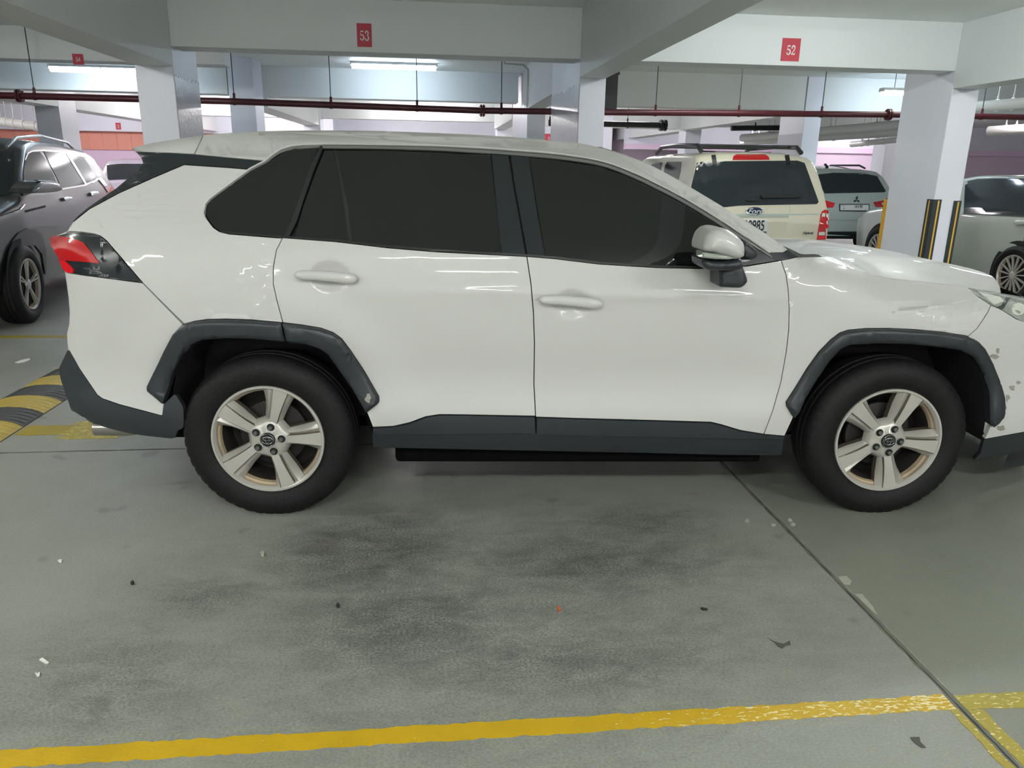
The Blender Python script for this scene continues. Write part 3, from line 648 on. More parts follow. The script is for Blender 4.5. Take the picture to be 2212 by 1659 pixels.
SIL = [(376, 985, .62, .25), (240, 940, .60, .25), (153, 885, .6, .28), (131, 819, .6, .28), (126, 797, .6, .28), (146, 755, .6, .28), (144, 721, .6, .28), (149, 699, .6, .28), (150, 674, .6, .28), (147, 640, .6, .28), (140, 588, .62, .28),
       (126, 554, .62, .28), (110, 525, .62, .28), (107, 513, .62, .26), (121, 508, .62, .22), (145, 498, .63, .18), (150, 490, .63, .15), (157, 479, .63, .13), (192, 446, .6, .13), (252, 406, .58, .12), (287, 376, .57, .12),
       (309, 352, .55, .10), (304, 338, .52, .1), (290, 324, .48, .08), (285, 319, .45, .06), (330, 308, .42, .06), (440, 291, .40, .055), (520, 285, .40, .055), (600, 282, .40, .055), (700, 281, .40, .055), (800, 282, .40, .055), (900, 285, .40, .055),
       (1000, 289, .40, .055), (1100, 295, .40, .055), (1200, 304, .42, .055), (1250, 308.5, .44, .055), (1303, 321, .47, .05), (1356, 337.5, .5, .05), (1400, 354, .55, .045), (1443, 376, .58, .04), (1489, 402.5, .60, .04), (1563, 447, .62, .04), (1608, 474, .63, .04),
       (1658, 507.5, .65, .04), (1701, 538.5, .66, .04), (1722, 552.5, .68, .06), (1797, 553, .66, .11), (1854, 575, .68, .11), (1898, 596, .68, .11), (1995, 607.5, .68, .11), (2089, 619, .68, .11), (2205, 637, .62, .16), (2260, 662, .55, .25), (2300, 720, .52, .4),
       (2318, 800, .5, .45), (2318, 900, .5, .45), (2290, 990, .5, .45)]
SP = np.vstack([onplane([s[:2]], -s[2]) for s in SIL])[:, [0, 2]]; SYS = np.array([s[2] for s in SIL]); SR = np.array([s[3] for s in SIL])
def _fine():   # a smooth version of the outline for the surface itself
    k0 = [i for i, s in enumerate(SIL) if s[:2] == (285, 319)][0]; k1 = [i for i, s in enumerate(SIL) if s[:2] == (1701, 538.5)][0]; out = []
    kn = [i for i, s in enumerate(SIL) if s[:2] == (2089, 619)][0]
    for gi, (a, b) in enumerate(((0, k0), (k0, k1), (k1, len(SIL)-1))):
        A = [np.array([*SP[i], SYS[i], SR[i], gi if gi < 2 or i < kn else 3]) for i in range(a, b+1)]; A = [2*A[0]-A[1]]+A+[2*A[-1]-A[-2]]
        for i in range(1, len(A)-2):
            for j in range(4):
                t = j/4; p, q, r, s = A[i-1:i+3]; out.append(.5*((2*q)+(r-p)*t+(2*p-5*q+4*r-s)*t*t+(3*q-p-3*r+s)*t**3))
    out.append(np.array([*SP[-1], SYS[-1], SR[-1], 3])); return np.array(out)
FN = _fine(); FP, FY, FR, FG = FN[:, :2], FN[:, 2], FN[:, 3], np.round(FN[:, 4]).astype(int)
SPC = np.vstack([FP, [[FP[-1, 0], -1], [FP[0, 0], -1]]])
DENTS = []
ARCH = [(0.0, .345), (2.69, .345)]
def wfun(x, z, full=True):
    w = np.interp(z, WZ, WT)
    w = w - .05*np.clip((x-2.9)/.7, 0, 2)**2 - .035*np.clip((.15-x)/.9, 0, 2)**2
    for ax_, az_ in ARCH:   # swelling over the wheels
        r = np.hypot(x-ax_, (z-az_)*1.02); q = np.clip((.74-r)/.16, 0, 1); w = w + .020*q*q*(3-2*q)*np.clip((z-.3)/.2, 0, 1)
    # crisp shoulder line along the doors
    w = w + .006*np.clip(1-np.abs(z-(.985-.012*(x-1.3)))/.03, 0, 1)*np.clip((x-.55)/.5, 0, 1)*np.clip((2.55-x)/.5, 0, 1)
    for (cx, cz, rx, rz, dp) in DENTS:
        q = np.clip(1-((x-cx)/rx)**2-((z-cz)/rz)**2, 0, 1); w = w - dp*np.sqrt(q)*q**.3
    P = np.stack([x, z], 1); A, B = FP[:-1], FP[1:]
    best = np.full(len(P), 1e9); drops = [np.zeros(len(P)) for _ in range(4)]
    for i in range(len(A)):
        e = B[i]-A[i]; t = np.clip(((P-A[i])@e)/(e@e+1e-12), 0, 1); d = np.hypot(*(P-A[i]-np.outer(t, e)).T); best = np.minimum(best, d)
        rr = FR[i]+(FR[i+1]-FR[i])*t; k = d < rr
        if k.any():
            ys = (FY[i]+(FY[i+1]-FY[i])*t)[k]; ye = np.minimum(ys, w[k]); D_g = drops[FG[i]]; D_g[k] = np.maximum(D_g[k], (w[k]-ye)*(1-np.sqrt(np.maximum(0, 1-(1-d[k]/rr[k])**2.2))))
    w2 = w-(sum(d_**3 for d_ in drops))**(1/3)
    ins = np.zeros(len(P), bool)
    for i in range(len(SPC)):
        a, b = SPC[i], SPC[(i+1) % len(SPC)]
        c = ((a[1] > P[:, 1]) != (b[1] > P[:, 1])); xx = (b[0]-a[0])*(P[:, 1]-a[1])/((b[1]-a[1]) if abs(b[1]-a[1]) > 1e-12 else 1e-12)+a[0]
        ins ^= c & (P[:, 0] < xx)
    if (~ins).any(): ko = ~ins; kn = np.argmin(((P[ko][:, None, :]-FP[None])**2).sum(2), 1); w2[ko] = np.minimum(w[ko], FY[kn])
    return w2 - (np.where(ins, 0, best)*3 if full else 0)
def side(P, dy=0):
    d = lray(P); y0, y1 = -1.02, -.35; ts = np.linspace(0, 1, 34); prev = None; n = len(d); hit = np.zeros(n, bool)
    lo = np.full(n, y0); hi = np.full(n, y1); bestF = np.full(n, -1e9); besty = np.full(n, y0)
    for t in ts:
        y = y0+(y1-y0)*t; Q = CL+d*((y-CL[1])/d[:, 1])[:, None]; F = y+wfun(Q[:, 0], Q[:, 2])
        k = (F > bestF) & ~hit; bestF[k] = F[k]; besty[k] = y
        k = (F >= 0) & ~hit; hi[k] = y; hit |= k; lo[~hit] = y
    for _ in range(11):
        m_ = (lo+hi)/2; Q = CL+d*((m_-CL[1])/d[:, 1])[:, None]; F = m_+wfun(Q[:, 0], Q[:, 2]); k = F >= 0; hi = np.where(k, m_, hi); lo = np.where(k, lo, m_)
    y = np.where(hit, hi, besty); Q = CL+d*((y-CL[1])/d[:, 1])[:, None]
    e = .009; gx = (wfun(Q[:, 0]+e, Q[:, 2], False)-wfun(Q[:, 0]-e, Q[:, 2], False))/(2*e); gz = (wfun(Q[:, 0], Q[:, 2]+e, False)-wfun(Q[:, 0], Q[:, 2]-e, False))/(2*e)
    dd = dist_to_poly(Q[:, [0, 2]], SPC[:-2]); e2 = .024
    g2x = (wfun(Q[:, 0]+e2, Q[:, 2], False)-wfun(Q[:, 0]-e2, Q[:, 2], False))/(2*e2); g2z = (wfun(Q[:, 0], Q[:, 2]+e2, False)-wfun(Q[:, 0], Q[:, 2]-e2, False))/(2*e2)
    kk = np.clip((.30-dd)/.1, 0, 1); gx = gx*(1-kk)+g2x*kk; gz = gz*(1-kk)+g2z*kk
    mg = np.hypot(gx, gz)+1e-9; sc = np.minimum(1, 5/mg); gx = gx*sc; gz = gz*sc
    N = np.stack([-gx, -np.ones(n), -gz], 1); N /= np.linalg.norm(N, axis=1)[:, None]
    return Q, N
def plane(y):
    return lambda P: (onplane(P, y), np.tile([0, -1., 0], (len(P), 1)))
def loc(px, py, y): return onplane([(px, py)], y)[0]

# handles' recesses (door skins are dished there)
for cx, cy in ((713, 597), (1237, 656)):
    q = side([(cx, cy)])[0][0]; DENTS.append((q[0], q[2], .078, .062, .022))

rail = [(572, 346.8), (588, 333), (607, 321), (631, 314), (656, 311.5), (697, 310.5), (834, 312), (942, 314), (1033, 318), (1105, 323), (1203, 331), (1295, 346), (1357, 367), (1418, 395), (1480, 427.6), (1541, 464.5), (1602, 504.4), (1661, 545)]
trimlow = [(697, 320), (834, 321.5), (942, 325), (1033, 330), (1105, 335), (1203, 343), (1295, 357), (1357, 379), (1418, 407.5), (1480, 440), (1541, 477), (1602, 516.5), (1672, 560)]
silroof = [(440, 291.5), (520, 285.5), (600, 282.5), (700, 281.5), (800, 282.5), (900, 285.5), (1000, 289.5), (1100, 295.5), (1200, 304.5), (1250, 309), (1303, 321.5), (1356, 338), (1400, 354.5), (1443, 376.5), (1489, 403), (1563, 447.5), (1608, 475), (1658, 508), (1701, 539)]
mats = M
# roof side + pillar in body colour
panel('roof_side', spl(silroof, 3) + [(1692, 544.5), (1661, 545)] + spl(rail, 3)[::-1] + [(500, 340), (422, 332.5)], side, M['white'], car, thick=.02)
panel('spoiler', [(287, 319), (330, 308.5), (385, 300), (438, 292), (419, 332), (360, 329), (310, 327)], side, M['white'], car, thick=.02, grid=8)
# black rear pillar trim
panel('pillar_trim', [(293, 327.5), (360, 330.5), (421, 334), (570, 348), (538, 365), (470, 359.5), (397, 355), (371, 366), (331, 383), (256, 416.5), (193, 450.5), (158, 478), (170, 465), (193, 446), (252, 406), (287, 376.5), (309, 352), (305, 338)], side, M['glosspil'], car, thick=.02, grid=10)
arcR = [(396, 700), (376, 721), (357, 756), (338, 797), (321, 834), (323, 844), (354, 872)]
tailtop = [(145, 500), (176, 501), (203, 505), (217, 509.5), (230, 520), (263, 558), (307.5, 610)]
rdoor_rear = [(610.5, 513.5), (597, 540), (590.5, 576.6), (590, 612.7), (599, 652.5), (611, 697)]
q_panel = [(158, 479.5), (193, 451.5), (256, 417.5), (331, 384), (371, 367), (398, 355.8), (470, 360.5), (537, 366)] + [(507, 388), (480, 408), (453, 428), (442, 440), (439, 453), (444, 469), (460, 491), (474, 500.5), (493, 505.5), (550, 510), (607, 514.5)] + rdoor_rear + [(543, 691), (488, 689), (448, 690), (420, 694), (398, 700), (352, 655)] + tailtop[::-1] + [(150, 490)]
panel('quarter_panel', q_panel, side, M['white'], car, g=1.0, thick=.02, grid=13)
# bright edge moulding along the rear window tip
bumper = [(139.5, 589), (160, 592), (230, 601), (308, 611.5), (352, 657), (395, 701)] + arcR[1:] + [(351, 898.5), (257, 873.5), (221, 861), (210, 853), (172, 797), (149, 756), (145, 740), (144, 721), (149, 699), (150, 674), (148, 643), (144, 612)]
panel('rear_bumper', bumper, side, M['white'], car, g=.9, thick=.02, grid=13)
panel('lower_bumper', roundp([(148, 752), (172, 797.5), (210, 854), (221, 862), (257, 874.5), (351, 899.5), (355, 873), (378, 850), (396, 880), (397, 924), (383, 930), (377, 948), (310, 941), (275, 935), (241, 927), (219, 920.5), (203, 909.5), (174, 898.5), (153, 880), (143, 856), (131, 819), (126.5, 797)], 1, .12), side, M['clad'], car, thick=.03, grid=12)
# tail lamp
tl = panel('tail_lamp', [(145, 500.5), (176, 502), (203, 506), (216, 510.5), (229, 521), (262, 559), (306, 609.5), (230, 600), (160, 591), (145, 589), (140, 585), (126, 554), (111, 530), (108, 514.5), (120, 510), (142, 505)], side, M['glosspil'], car, thick=.02, grid=8)
panel('red_lens', [(108.7, 515), (120.5, 510.3), (145, 513), (169, 519), (181, 524), (198, 545), (216, 569), (180, 565.5), (142, 562.5), (152, 573), (160, 582), (159, 589.5), (146, 588), (140, 584.5), (126.6, 554), (111.5, 530)], side, M['red'], tl, off=.004, thick=.012, grid=7)
panel('reflector', [(141, 563), (152, 573), (160, 582), (159, 589.5), (146, 588), (139, 581), (131, 563)], side, M['redb'], tl, off=.006, thick=.012, grid=6)
bl = [(152, 590), (230, 601)]
# doors
rd_front = [(1138, 554), (1147, 613), (1152.5, 678), (1154.5, 740), (1153.5, 830), (1157, 899)]
ex = [(0, c) for c in range(650, 775, 5)]+[(1, c) for c in range(560, 640, 5)]
archRr = [(611, 697.6), (651, 701.7), (692, 708.5), (719, 718), (738, 731.5), (760, 761), (787, 802), (818, 856), (818.5, 867), (814, 873), (792, 890)]
rdoor = [(610.5, 513.5), (725, 522), (834, 535), (942, 544), (1080, 551), (1138, 554)] + rd_front[1:] + [(1100, 898), (1000, 896), (950, 895.5), (920, 900), (885, 913), (850, 921), (805, 923), (792, 890)] + archRr[::-1][1:-1] + rdoor_rear[::-1][:-1]
d1 = panel('rear_door', rdoor, side, M['white'], car, g=1.1, thick=.02, grid=12, extra=ex)
fd_front = [(1687, 562.5), (1698, 593.6), (1702.8, 627), (1704.8, 664), (1704, 710), (1699, 757), (1687, 825), (1669, 888), (1650, 938)]
ex = [(0, c) for c in range(1178, 1300, 5)]+[(1, c) for c in range(620, 700, 5)]
fdoor = [(1138, 554), (1200, 559), (1295, 570.5), (1418, 578), (1510, 580), (1615, 574.5), (1687, 562.5)] + fd_front[1:] + [(1600, 930), (1560, 918), (1535, 912), (1400, 908), (1250, 904), (1157, 901)] + rd_front[::-1][1:-1]
d2 = panel('front_door', fdoor, side, M['white'], car, g=1.1, thick=.02, grid=12, extra=ex)
# fender
hoodcut = [(1797, 554), (1825, 566), (1854, 575.6), (1876, 588), (1898, 596.6), (1932, 602), (1995, 608.5), (2058, 616), (2089, 620)]
archF = [(1714, 901), (1699, 877), (1698, 868), (1718, 837), (1743, 796), (1768, 761), (1794, 734), (1814, 719), (1832, 713), (1870, 709.5), (1920, 709.3), (1984, 712.5), (2047, 719), (2090, 726.6), (2110, 736.7), (2123, 750.6), (2141, 783.6), (2156, 826.6), (2164, 857), (2166, 887), (2161, 902.6), (2143, 920)]
fcut = [(2140, 659), (2134, 674), (2120, 696), (2111, 709), (2091, 726.5)]
fender = [(1687.5, 562.5), (1705, 559), (1721, 555.5), (1760, 554.5)] + hoodcut + [(2114, 641.5)] + fcut + archF[:-9][::-1] + [(1695, 942), (1650, 938)] + fd_front[::-1][1:-1]
panel('front_fender', fender, side, M['white'], car, g=1.0, thick=.02, grid=12)
fb = [(2140, 660), (2158, 666), (2195, 689), (2240, 705), (2312, 718), (2318, 800), (2318, 880), (2300, 925), (2212, 933.5), (2126, 949), (2133, 935), (2139, 921), (2143, 920)] + archF[::-1][1:-12] + [(2091, 726.5), (2111, 709), (2120, 696), (2134, 674)]
panel('front_bumper', fb, side, M['white'], car, g=.9, thick=.02, grid=12)
panel('front_lip', [(2126, 950), (2212, 934.5), (2300, 926), (2318, 895), (2312, 940), (2290, 985), (2250, 975), (2212, 968.5), (2160, 988), (2103, 995), (2118, 979)], side, M['clad'], car, thick=.02, grid=14)
hl = panel('head_lamp', [(2085, 620.5), (2152, 631), (2204, 640), (2258, 662), (2298, 716), (2240, 703), (2212, 697), (2195, 688), (2158, 665), (2114, 641)], side, M['lens'], car, g=.5, thick=.02, grid=10)
panel('corner_reflector', [(2113, 631), (2160, 642), (2168, 651), (2148, 658)], side, M['lensw'], hl, off=.002, thick=.01, grid=8)
panel('lamp_bezel', [(2152, 664), (2164, 660), (2175, 640), (2182, 643), (2168, 667), (2163, 670)], side, M['clad'], hl, off=.002, thick=.01, grid=8)
panel('projector_lens', ell(2200, 668, 15, 13), side, M['lensw'], hl, off=.002, thick=.01, grid=8)
# sill cladding: door cladding pieces and the sill under them
panel('door_cladding', [(806, 924), (850, 922), (886, 914), (921, 901), (951, 896.5), (1000, 897), (1100, 899), (1155, 900), (1157, 936), (806, 938)], side, M['clad'], car, g=.4, off=.006, thick=.02, grid=14)
panel('door_cladding', [(1159, 902), (1250, 905), (1400, 909), (1535, 913), (1560, 919), (1600, 931), (1650, 939), (1694, 943), (1692, 948), (1159, 938)], side, M['clad'], car, g=.4, off=.006, thick=.02, grid=14)
panel('sill', [(804, 938), (1157, 937.5), (1692, 948.5), (1688, 983), (1560, 982), (1400, 978), (1150, 973), (1145, 973), (806, 966)], side, M['clad'], car, off=.001, thick=.03, grid=14)
# wheel arch trims
inR = [(380, 797), (396, 764), (415, 742), (440, 731.5), (488, 728), (543, 729), (619, 734), (665, 741), (692, 750.5), (711, 764), (732, 794), (760, 834.6), (787, 880.7)]
def flare(name, poly): return panel(name, poly, side, M['clad'], car, off=.016, thick=.035, grid=10, dome=.014, domer=7)
flare('arch_trim', [(354, 871.5), (322, 844), (320.5, 834), (338, 797), (357, 756), (376, 721), (396, 700), (415, 695), (448, 690.5), (488, 689.5), (543, 691.5), (609, 697), (617.5, 735.5)] + inR[::-1][7:] + [(372, 820), (362, 850)])
flare('arch_trim', [(612, 697.3)] + archRr[1:] + [(787, 881)] + inR[::-1][1:7] + [(620.5, 735.5)])
inF = [(1725, 887), (1738, 857), (1763, 814), (1789, 776), (1812, 750), (1832, 742), (1895, 739), (1958, 740.5), (2034, 748), (2072, 754), (2098, 768), (2115, 796), (2131, 842), (2134, 902)]
flare('arch_trim', archF + [(2134, 915)] + inF[::-1])
# wheel housings
def housing(inner, x0, x1, far=-.50):
    bm = bmesh.new(); pts = [side([p])[0][0] for p in inner]
    pts = [np.array([x0+.02, pts[0][1]+.03, .34])] + [np.array([p[0], p[1]+.012, p[2]]) for p in pts] + [np.array([x1-.02, pts[-1][1]+.03, .32])]
    a = [bm.verts.new(tuple(p)) for p in pts]; c = [bm.verts.new((p[0], far, p[2])) for p in pts]
    for i in range(len(a)-1): bm.faces.new((a[i], a[i+1], c[i+1], c[i]))
    bm.faces.new(c); return build('wheel_housing', bm, M['black'], car)
housing([(366, 905), (372, 840)] + inR + [(795, 925)], -.47, .50); housing([(1712, 930)] + inF + [(2128, 935)], 2.20, 3.20)
ho = [o for o in car.children if o.name.startswith('wheel_housing')]
# windows --------------------------------------------------
wtip = [(697, 320), (656, 317), (631, 320), (607, 329), (590, 341), (571, 351), (538, 368), (507, 389.5), (480, 409.5), (453, 430), (443.5, 440), (441, 453), (446, 468), (461, 489), (475, 499), (493, 503), (550, 508), (608, 512)]
qg = [(686, 318.5), (656, 317.5)] + wtip[2:-1] + [(613, 510), (628, 480), (650, 418)]
panel('quarter_window', qg, side, M['glassblk'], car, g=.5, off=-.008, thick=.012, grid=16)
panel('window_seal', [(700, 312), (692, 312), (668, 362), (648, 420), (630, 472), (612, 512), (622, 513), (640, 478), (657, 425), (678, 366)], side, M['rub'], car, off=-.004, thick=.02, grid=16)
panel('side_trim', [(634, 321), (650, 315.5), (692, 313), (690, 318.5), (655, 321)], side, M['silvertrim'], car, off=.001, thick=.01, grid=16)
wb = [(622, 511.5), (725, 519), (834, 531), (942, 540), (1080, 547.5), (1137, 550.5)]
panel('rear_door_glass', [(722, 322.5), (834, 323), (942, 327), (1033, 331.5), (1060, 333)] + [(1084, 547), (1000, 543), (942, 539), (834, 530), (754, 521)] , side, M['glassblk'], car, off=-.010, thick=.01, grid=18)
panel('fixed_glass', [(700, 322.5), (720, 322.5), (748, 478), (754, 520.5), (725, 518), (634, 511), (655, 440), (682, 366)], side, M['glassblk'], car, off=-.011, thick=.01, grid=18)
panel('divider_bar', [(721, 323), (726, 323), (750, 440), (760, 521.5), (753, 520.5), (742, 440)], side, M['rub'], car, off=-.006, thick=.01, grid=18)
panel('door_pillar', [(1061, 333), (1099, 335), (1107, 390), (1121, 468), (1136, 552), (1084, 548), (1076, 480)], side, M['glosspil'], car, g=.5, off=-.001, thick=.015, grid=18)
panel('door_pillar', [(1103, 335.5), (1142, 338.5), (1158, 440), (1178, 554), (1139.5, 551.5), (1124, 468), (1110, 390)], side, M['glosspil'], car, g=.5, off=-.001, thick=.015, grid=18)
panel('front_door_glass', [(1143, 339), (1203, 344), (1295, 358), (1357, 380), (1418, 408.5), (1480, 441), (1541, 478), (1585, 507), (1612, 524), (1600, 574), (1510, 576), (1418, 574.5), (1295, 567), (1179, 555)], side, M['glassblk'], car, off=-.010, thick=.01, grid=18)
panel('mirror_base', [(1612, 524), (1672, 560.5), (1684, 561.5), (1610, 573.5), (1600, 574)], side, M['clad'], car, off=-.002, thick=.02, grid=12)
# belt seal
belt = [(474, 500), (493, 504.5), (607, 513.5), (725, 521.5), (834, 534), (942, 543), (1080, 550.5), (1138, 553.5), (1200, 558.5), (1295, 570), (1418, 577.5), (1510, 579.5), (1560, 578)]
panel('belt_seal', belt + [(1560, 573.5), (1510, 575), (1418, 573), (1295, 565.5), (1200, 554), (1138, 549), (1080, 546), (942, 538), (834, 529), (725, 517), (607, 509), (500, 500.5)], side, M['rub'], car, off=.000, thick=.012, grid=30)
# bright trim under the roof rail with a dark groove
def band(a, b, f0, f1):
    n = 60; A = np.array(spl(a, 5)); B = np.array(spl(b, 5))
    ta = np.linspace(0, 1, n); ra = lambda P: np.stack([np.interp(ta, np.linspace(0, 1, len(P)), P[:, k]) for k in (0, 1)], 1)
    A, B = ra(A), ra(B); return [tuple(p) for p in A+(B-A)*f0] + [tuple(p) for p in (A+(B-A)*f1)[::-1]]
r2 = [p for p in rail if p[0] >= 697]; r2[0] = (697, 310.5)
panel('drip_rail', band(r2, trimlow, 0, .22), side, M['white'], car, off=.004, thick=.02, grid=30)
panel('rail_groove', band(r2, trimlow, .18, .55), side, M['rub'], car, off=-.004, thick=.01, grid=30)
panel('window_trim', band(r2, trimlow, .45, 1.0), side, M['silvertrim'], car, off=.001, thick=.012, grid=30)
panel('window_trim', [(697, 310.5), (656, 311.5), (631, 314), (607, 321), (588, 333), (572, 347), (538, 365), (507, 387.5), (480, 408), (453, 428), (442, 440), (439, 453), (441, 462), (443, 453), (445.5, 441), (455, 430), (482, 410), (509, 390), (540, 367.5), (574, 349.5), (590, 336), (608, 324), (632, 317), (656, 314.5), (697, 313.5)], side, M['white'], car, off=.006, thick=.02, grid=40)
# base of the windscreen pillar
panel('pillar_foot', [(1661, 546), (1693, 545.5), (1702, 540.5), (1722, 553), (1706, 559), (1688, 562.5), (1674, 560)], side, M['clad'], car, off=.0, thick=.02, grid=10)
# door handles
def handle(cx, cy, L_, dyr, name='door_handle'):
    P = []; s = dyr
    up = [(-L_, -6), (-L_+8, -12), (-L_*.35, -13), (L_*.4, -9), (L_-12, -6), (L_-2, 1), (L_, 8), (L_-7, 15), (L_-26, 16.5), (L_*.25, 12), (-L_*.3, 9), (-L_+12, 7), (-L_+2, 2)]
    P = roundp([(cx+u, cy+v+(u+L_)*s) for u, v in up], 2, .25); y = side([(cx, cy)])[0][0][1]-.022-.03
    return panel(name, P, plane(y), M['white'], car, thick=.012, grid=6, dome=.016, domer=11)
for cx, cy, dd in ((704, 597, .0), (1234, 651, .0)):
    y0 = side([(cx-68, cy)])[0][0][1]
    h = handle(cx, cy, 69, .0)
    for k in (-56, 56):
        q = loc(cx+k, cy+(3 if k > 0 else -2), y0-.01); bm = bmesh.new(); tube(bm, [(q[0], y0-.03, q[2]), (q[0], y0+.012, q[2])], .016, 14); o = build('handle_mount', bm, M['white'], h, True)
    if cx > 1000: pass
# exterior mirror
mp = plane(-1.15)
mi = panel('wing_mirror', roundp([(1518, 543), (1517, 530), (1524, 508), (1536, 496), (1549, 492), (1566, 493), (1585, 504), (1602, 520), (1606, 530), (1606, 550), (1600, 557), (1585, 560), (1570, 556), (1540, 546)], 2, .2), mp, M['white'], car, thick=.15, grid=6, dome=.06, domer=30)
panel('turn_signal', [(1516, 545), (1522, 545), (1545, 548), (1570, 552), (1587, 558), (1575, 560.5), (1545, 560), (1517, 557)], plane(-1.19), M['lens'], mi, thick=.08, grid=6, dome=.012, domer=6)
panel('mirror_underside', roundp([(1515, 557), (1540, 560), (1575, 560), (1600, 556), (1605, 575), (1600, 582), (1570, 584), (1530, 584), (1516, 576)], 1, .2), plane(-1.14), M['clad'], mi, thick=.14, grid=6, dome=.03, domer=14)
panel('mirror_stalk', roundp([(1553, 580), (1600, 572), (1604, 576), (1614.5, 605), (1613, 610), (1604, 619), (1597, 622), (1556, 620), (1553.5, 617)], 1, .12), plane(-1.06), M['clad'], mi, thick=.12, grid=8, dome=.02, domer=9)
panel('mirror_arm', roundp([(1604, 518), (1630, 536), (1636, 545), (1635, 555), (1628, 561), (1600, 560)], 1, .2), plane(-.97), M['clad'], mi, thick=.10, grid=8, dome=.02, domer=12)
panel('arm_trim', [(1598, 561), (1612, 561), (1622, 561.5), (1612, 565.5), (1598, 566)], plane(-.985), M['chrome'], mi, thick=.02, grid=8)
# exhaust tip
a = loc(222, 929, -.62); b_ = loc(268, 937, -.62)
e = tubeobj('exhaust_tip', [(a[0]-.03, -.62, a[2]+.012), (a[0]+.10, -.62, a[2]+.012), (a[0]+.26, -.62, a[2]+.03)], [.036, .038, .036], M['steel'], car, 20)

# caps: roof, windscreen, tailgate, rear and front faces, bonnet --------------------------------
def capstrip(name, i0, i1, bulge, m, n=18, inner=.0, rows=3, mk=None):
    P = []; 
    for i in range(i0, i1):
        for k in range(rows): t = k/rows; P.append((SP[i]*(1-t)+SP[i+1]*t, SYS[i]*(1-t)+SYS[i+1]*t, SR[i]*(1-t)+SR[i+1]*t))
    P.append((SP[i1], SYS[i1], SR[i1])); bm = bmesh.new(); R_ = []; Q_ = np.array([p[0] for p in P])
    for i, ((x, z), ys, rr) in enumerate(P):
        a2, b3 = max(0, i-2), min(len(P)-1, i+2); tx, tz = Q_[b3]-Q_[a2]; L2 = math.hypot(tx, tz)+1e-9; nx_, nz_ = tz/L2, -tx/L2     # inward: the outline runs up the tail and forward
        wb_ = float(np.interp(z, WZ, WT)); wb_ -= .05*min(2, max(0, (x-2.9)/.7))**2+.035*min(2, max(0, (.15-x)/.9))**2; w_ = max(wb_, ys); ext = []
        for u in (.45, .6, .72, .82, .9, .96):
            if inner == 2: ext.append((x+.60*((w_-ys)*math.sqrt(1-u**2.2))*max(0, 1-(x-SP[i0][0])/.5), ys+(w_-ys)*math.sqrt(1-u**2.2)-.004, z-rr*(1-u)-.004)); continue
            if inner: k_ = math.sqrt(1-u**2.2); ext.append((x+inner*(rr*(1-u)+.30*rr*min(1, k_*2.2)), ys+(w_-ys)*k_-.010, z-.002))
        for _ in (0,):
            pass
        r = [bm.verts.new((e0, -e1, e2_)) for e0, e1, e2_ in ext] if inner else []
        for j in range(n+1):
            v = -1+2*j/n; k = (1-abs(v)**2.4); r.append(bm.verts.new((x+bulge[0]*k, v*(ys-.002), z-.003+bulge[1]*k)))
        r += [bm.verts.new(e) for e in ext[::-1]]; R_.append(r)
    for a_, b2 in zip(R_[:-1], R_[1:]):
        for j in range(len(a_)-1): bm.faces.new((a_[j], a_[j+1], b2[j+1], b2[j]))
    return build(name, bm, m, car, True, 60)
idx = lambda px: min(range(len(SIL)), key=lambda i: abs(SIL[i][0]-px)+abs(SIL[i][1]-(300 if px > 250 else 700))*.0)
iS = [i for i, s in enumerate(SIL) if s[:2] == (285, 319)][0]; iW = [i for i, s in enumerate(SIL) if s[:2] == (1303, 321)][0]; iP = [i for i, s in enumerate(SIL) if s[:2] == (1701, 538.5)][0]
iT = [i for i, s in enumerate(SIL) if s[:2] == (107, 513)][0]; iB = [i for i, s in enumerate(SIL) if s[:2] == (140, 588)][0]; iL = [i for i, s in enumerate(SIL) if s[:2] == (146, 755)][0]; iG = [i for i, s in enumerate(SIL) if s[:2] == (157, 479)][0]
iN = [i for i, s in enumerate(SIL) if s[:2] == (2205, 637)][0]
capstrip('roof', iS, iW, (0, .008), M['white'], inner=2); capstrip('windscreen', iW, iP, (.03, .02), M['glassblk'])
capstrip('tailgate_glass', iG, iS, (-.05, .01), M['glassblk']); capstrip('tailgate', iB, iG, (-.05, 0), M['white'], inner=1); capstrip('rear_bumper_face', iL, iB, (-.06, 0), M['white'], inner=1); capstrip('rear_lower_face', 2, iL, (-.05, 0), M['clad'], inner=1)
capstrip('grille', iN, iN+3, (.10, 0), M['clad'], inner=-1); capstrip('front_bumper_face', iN+3, len(SIL)-2, (.08, 0), M['white'], inner=-1); capstrip('front_lower_face', len(SIL)-2, len(SIL)-1, (.08, 0), M['clad'], inner=-1)
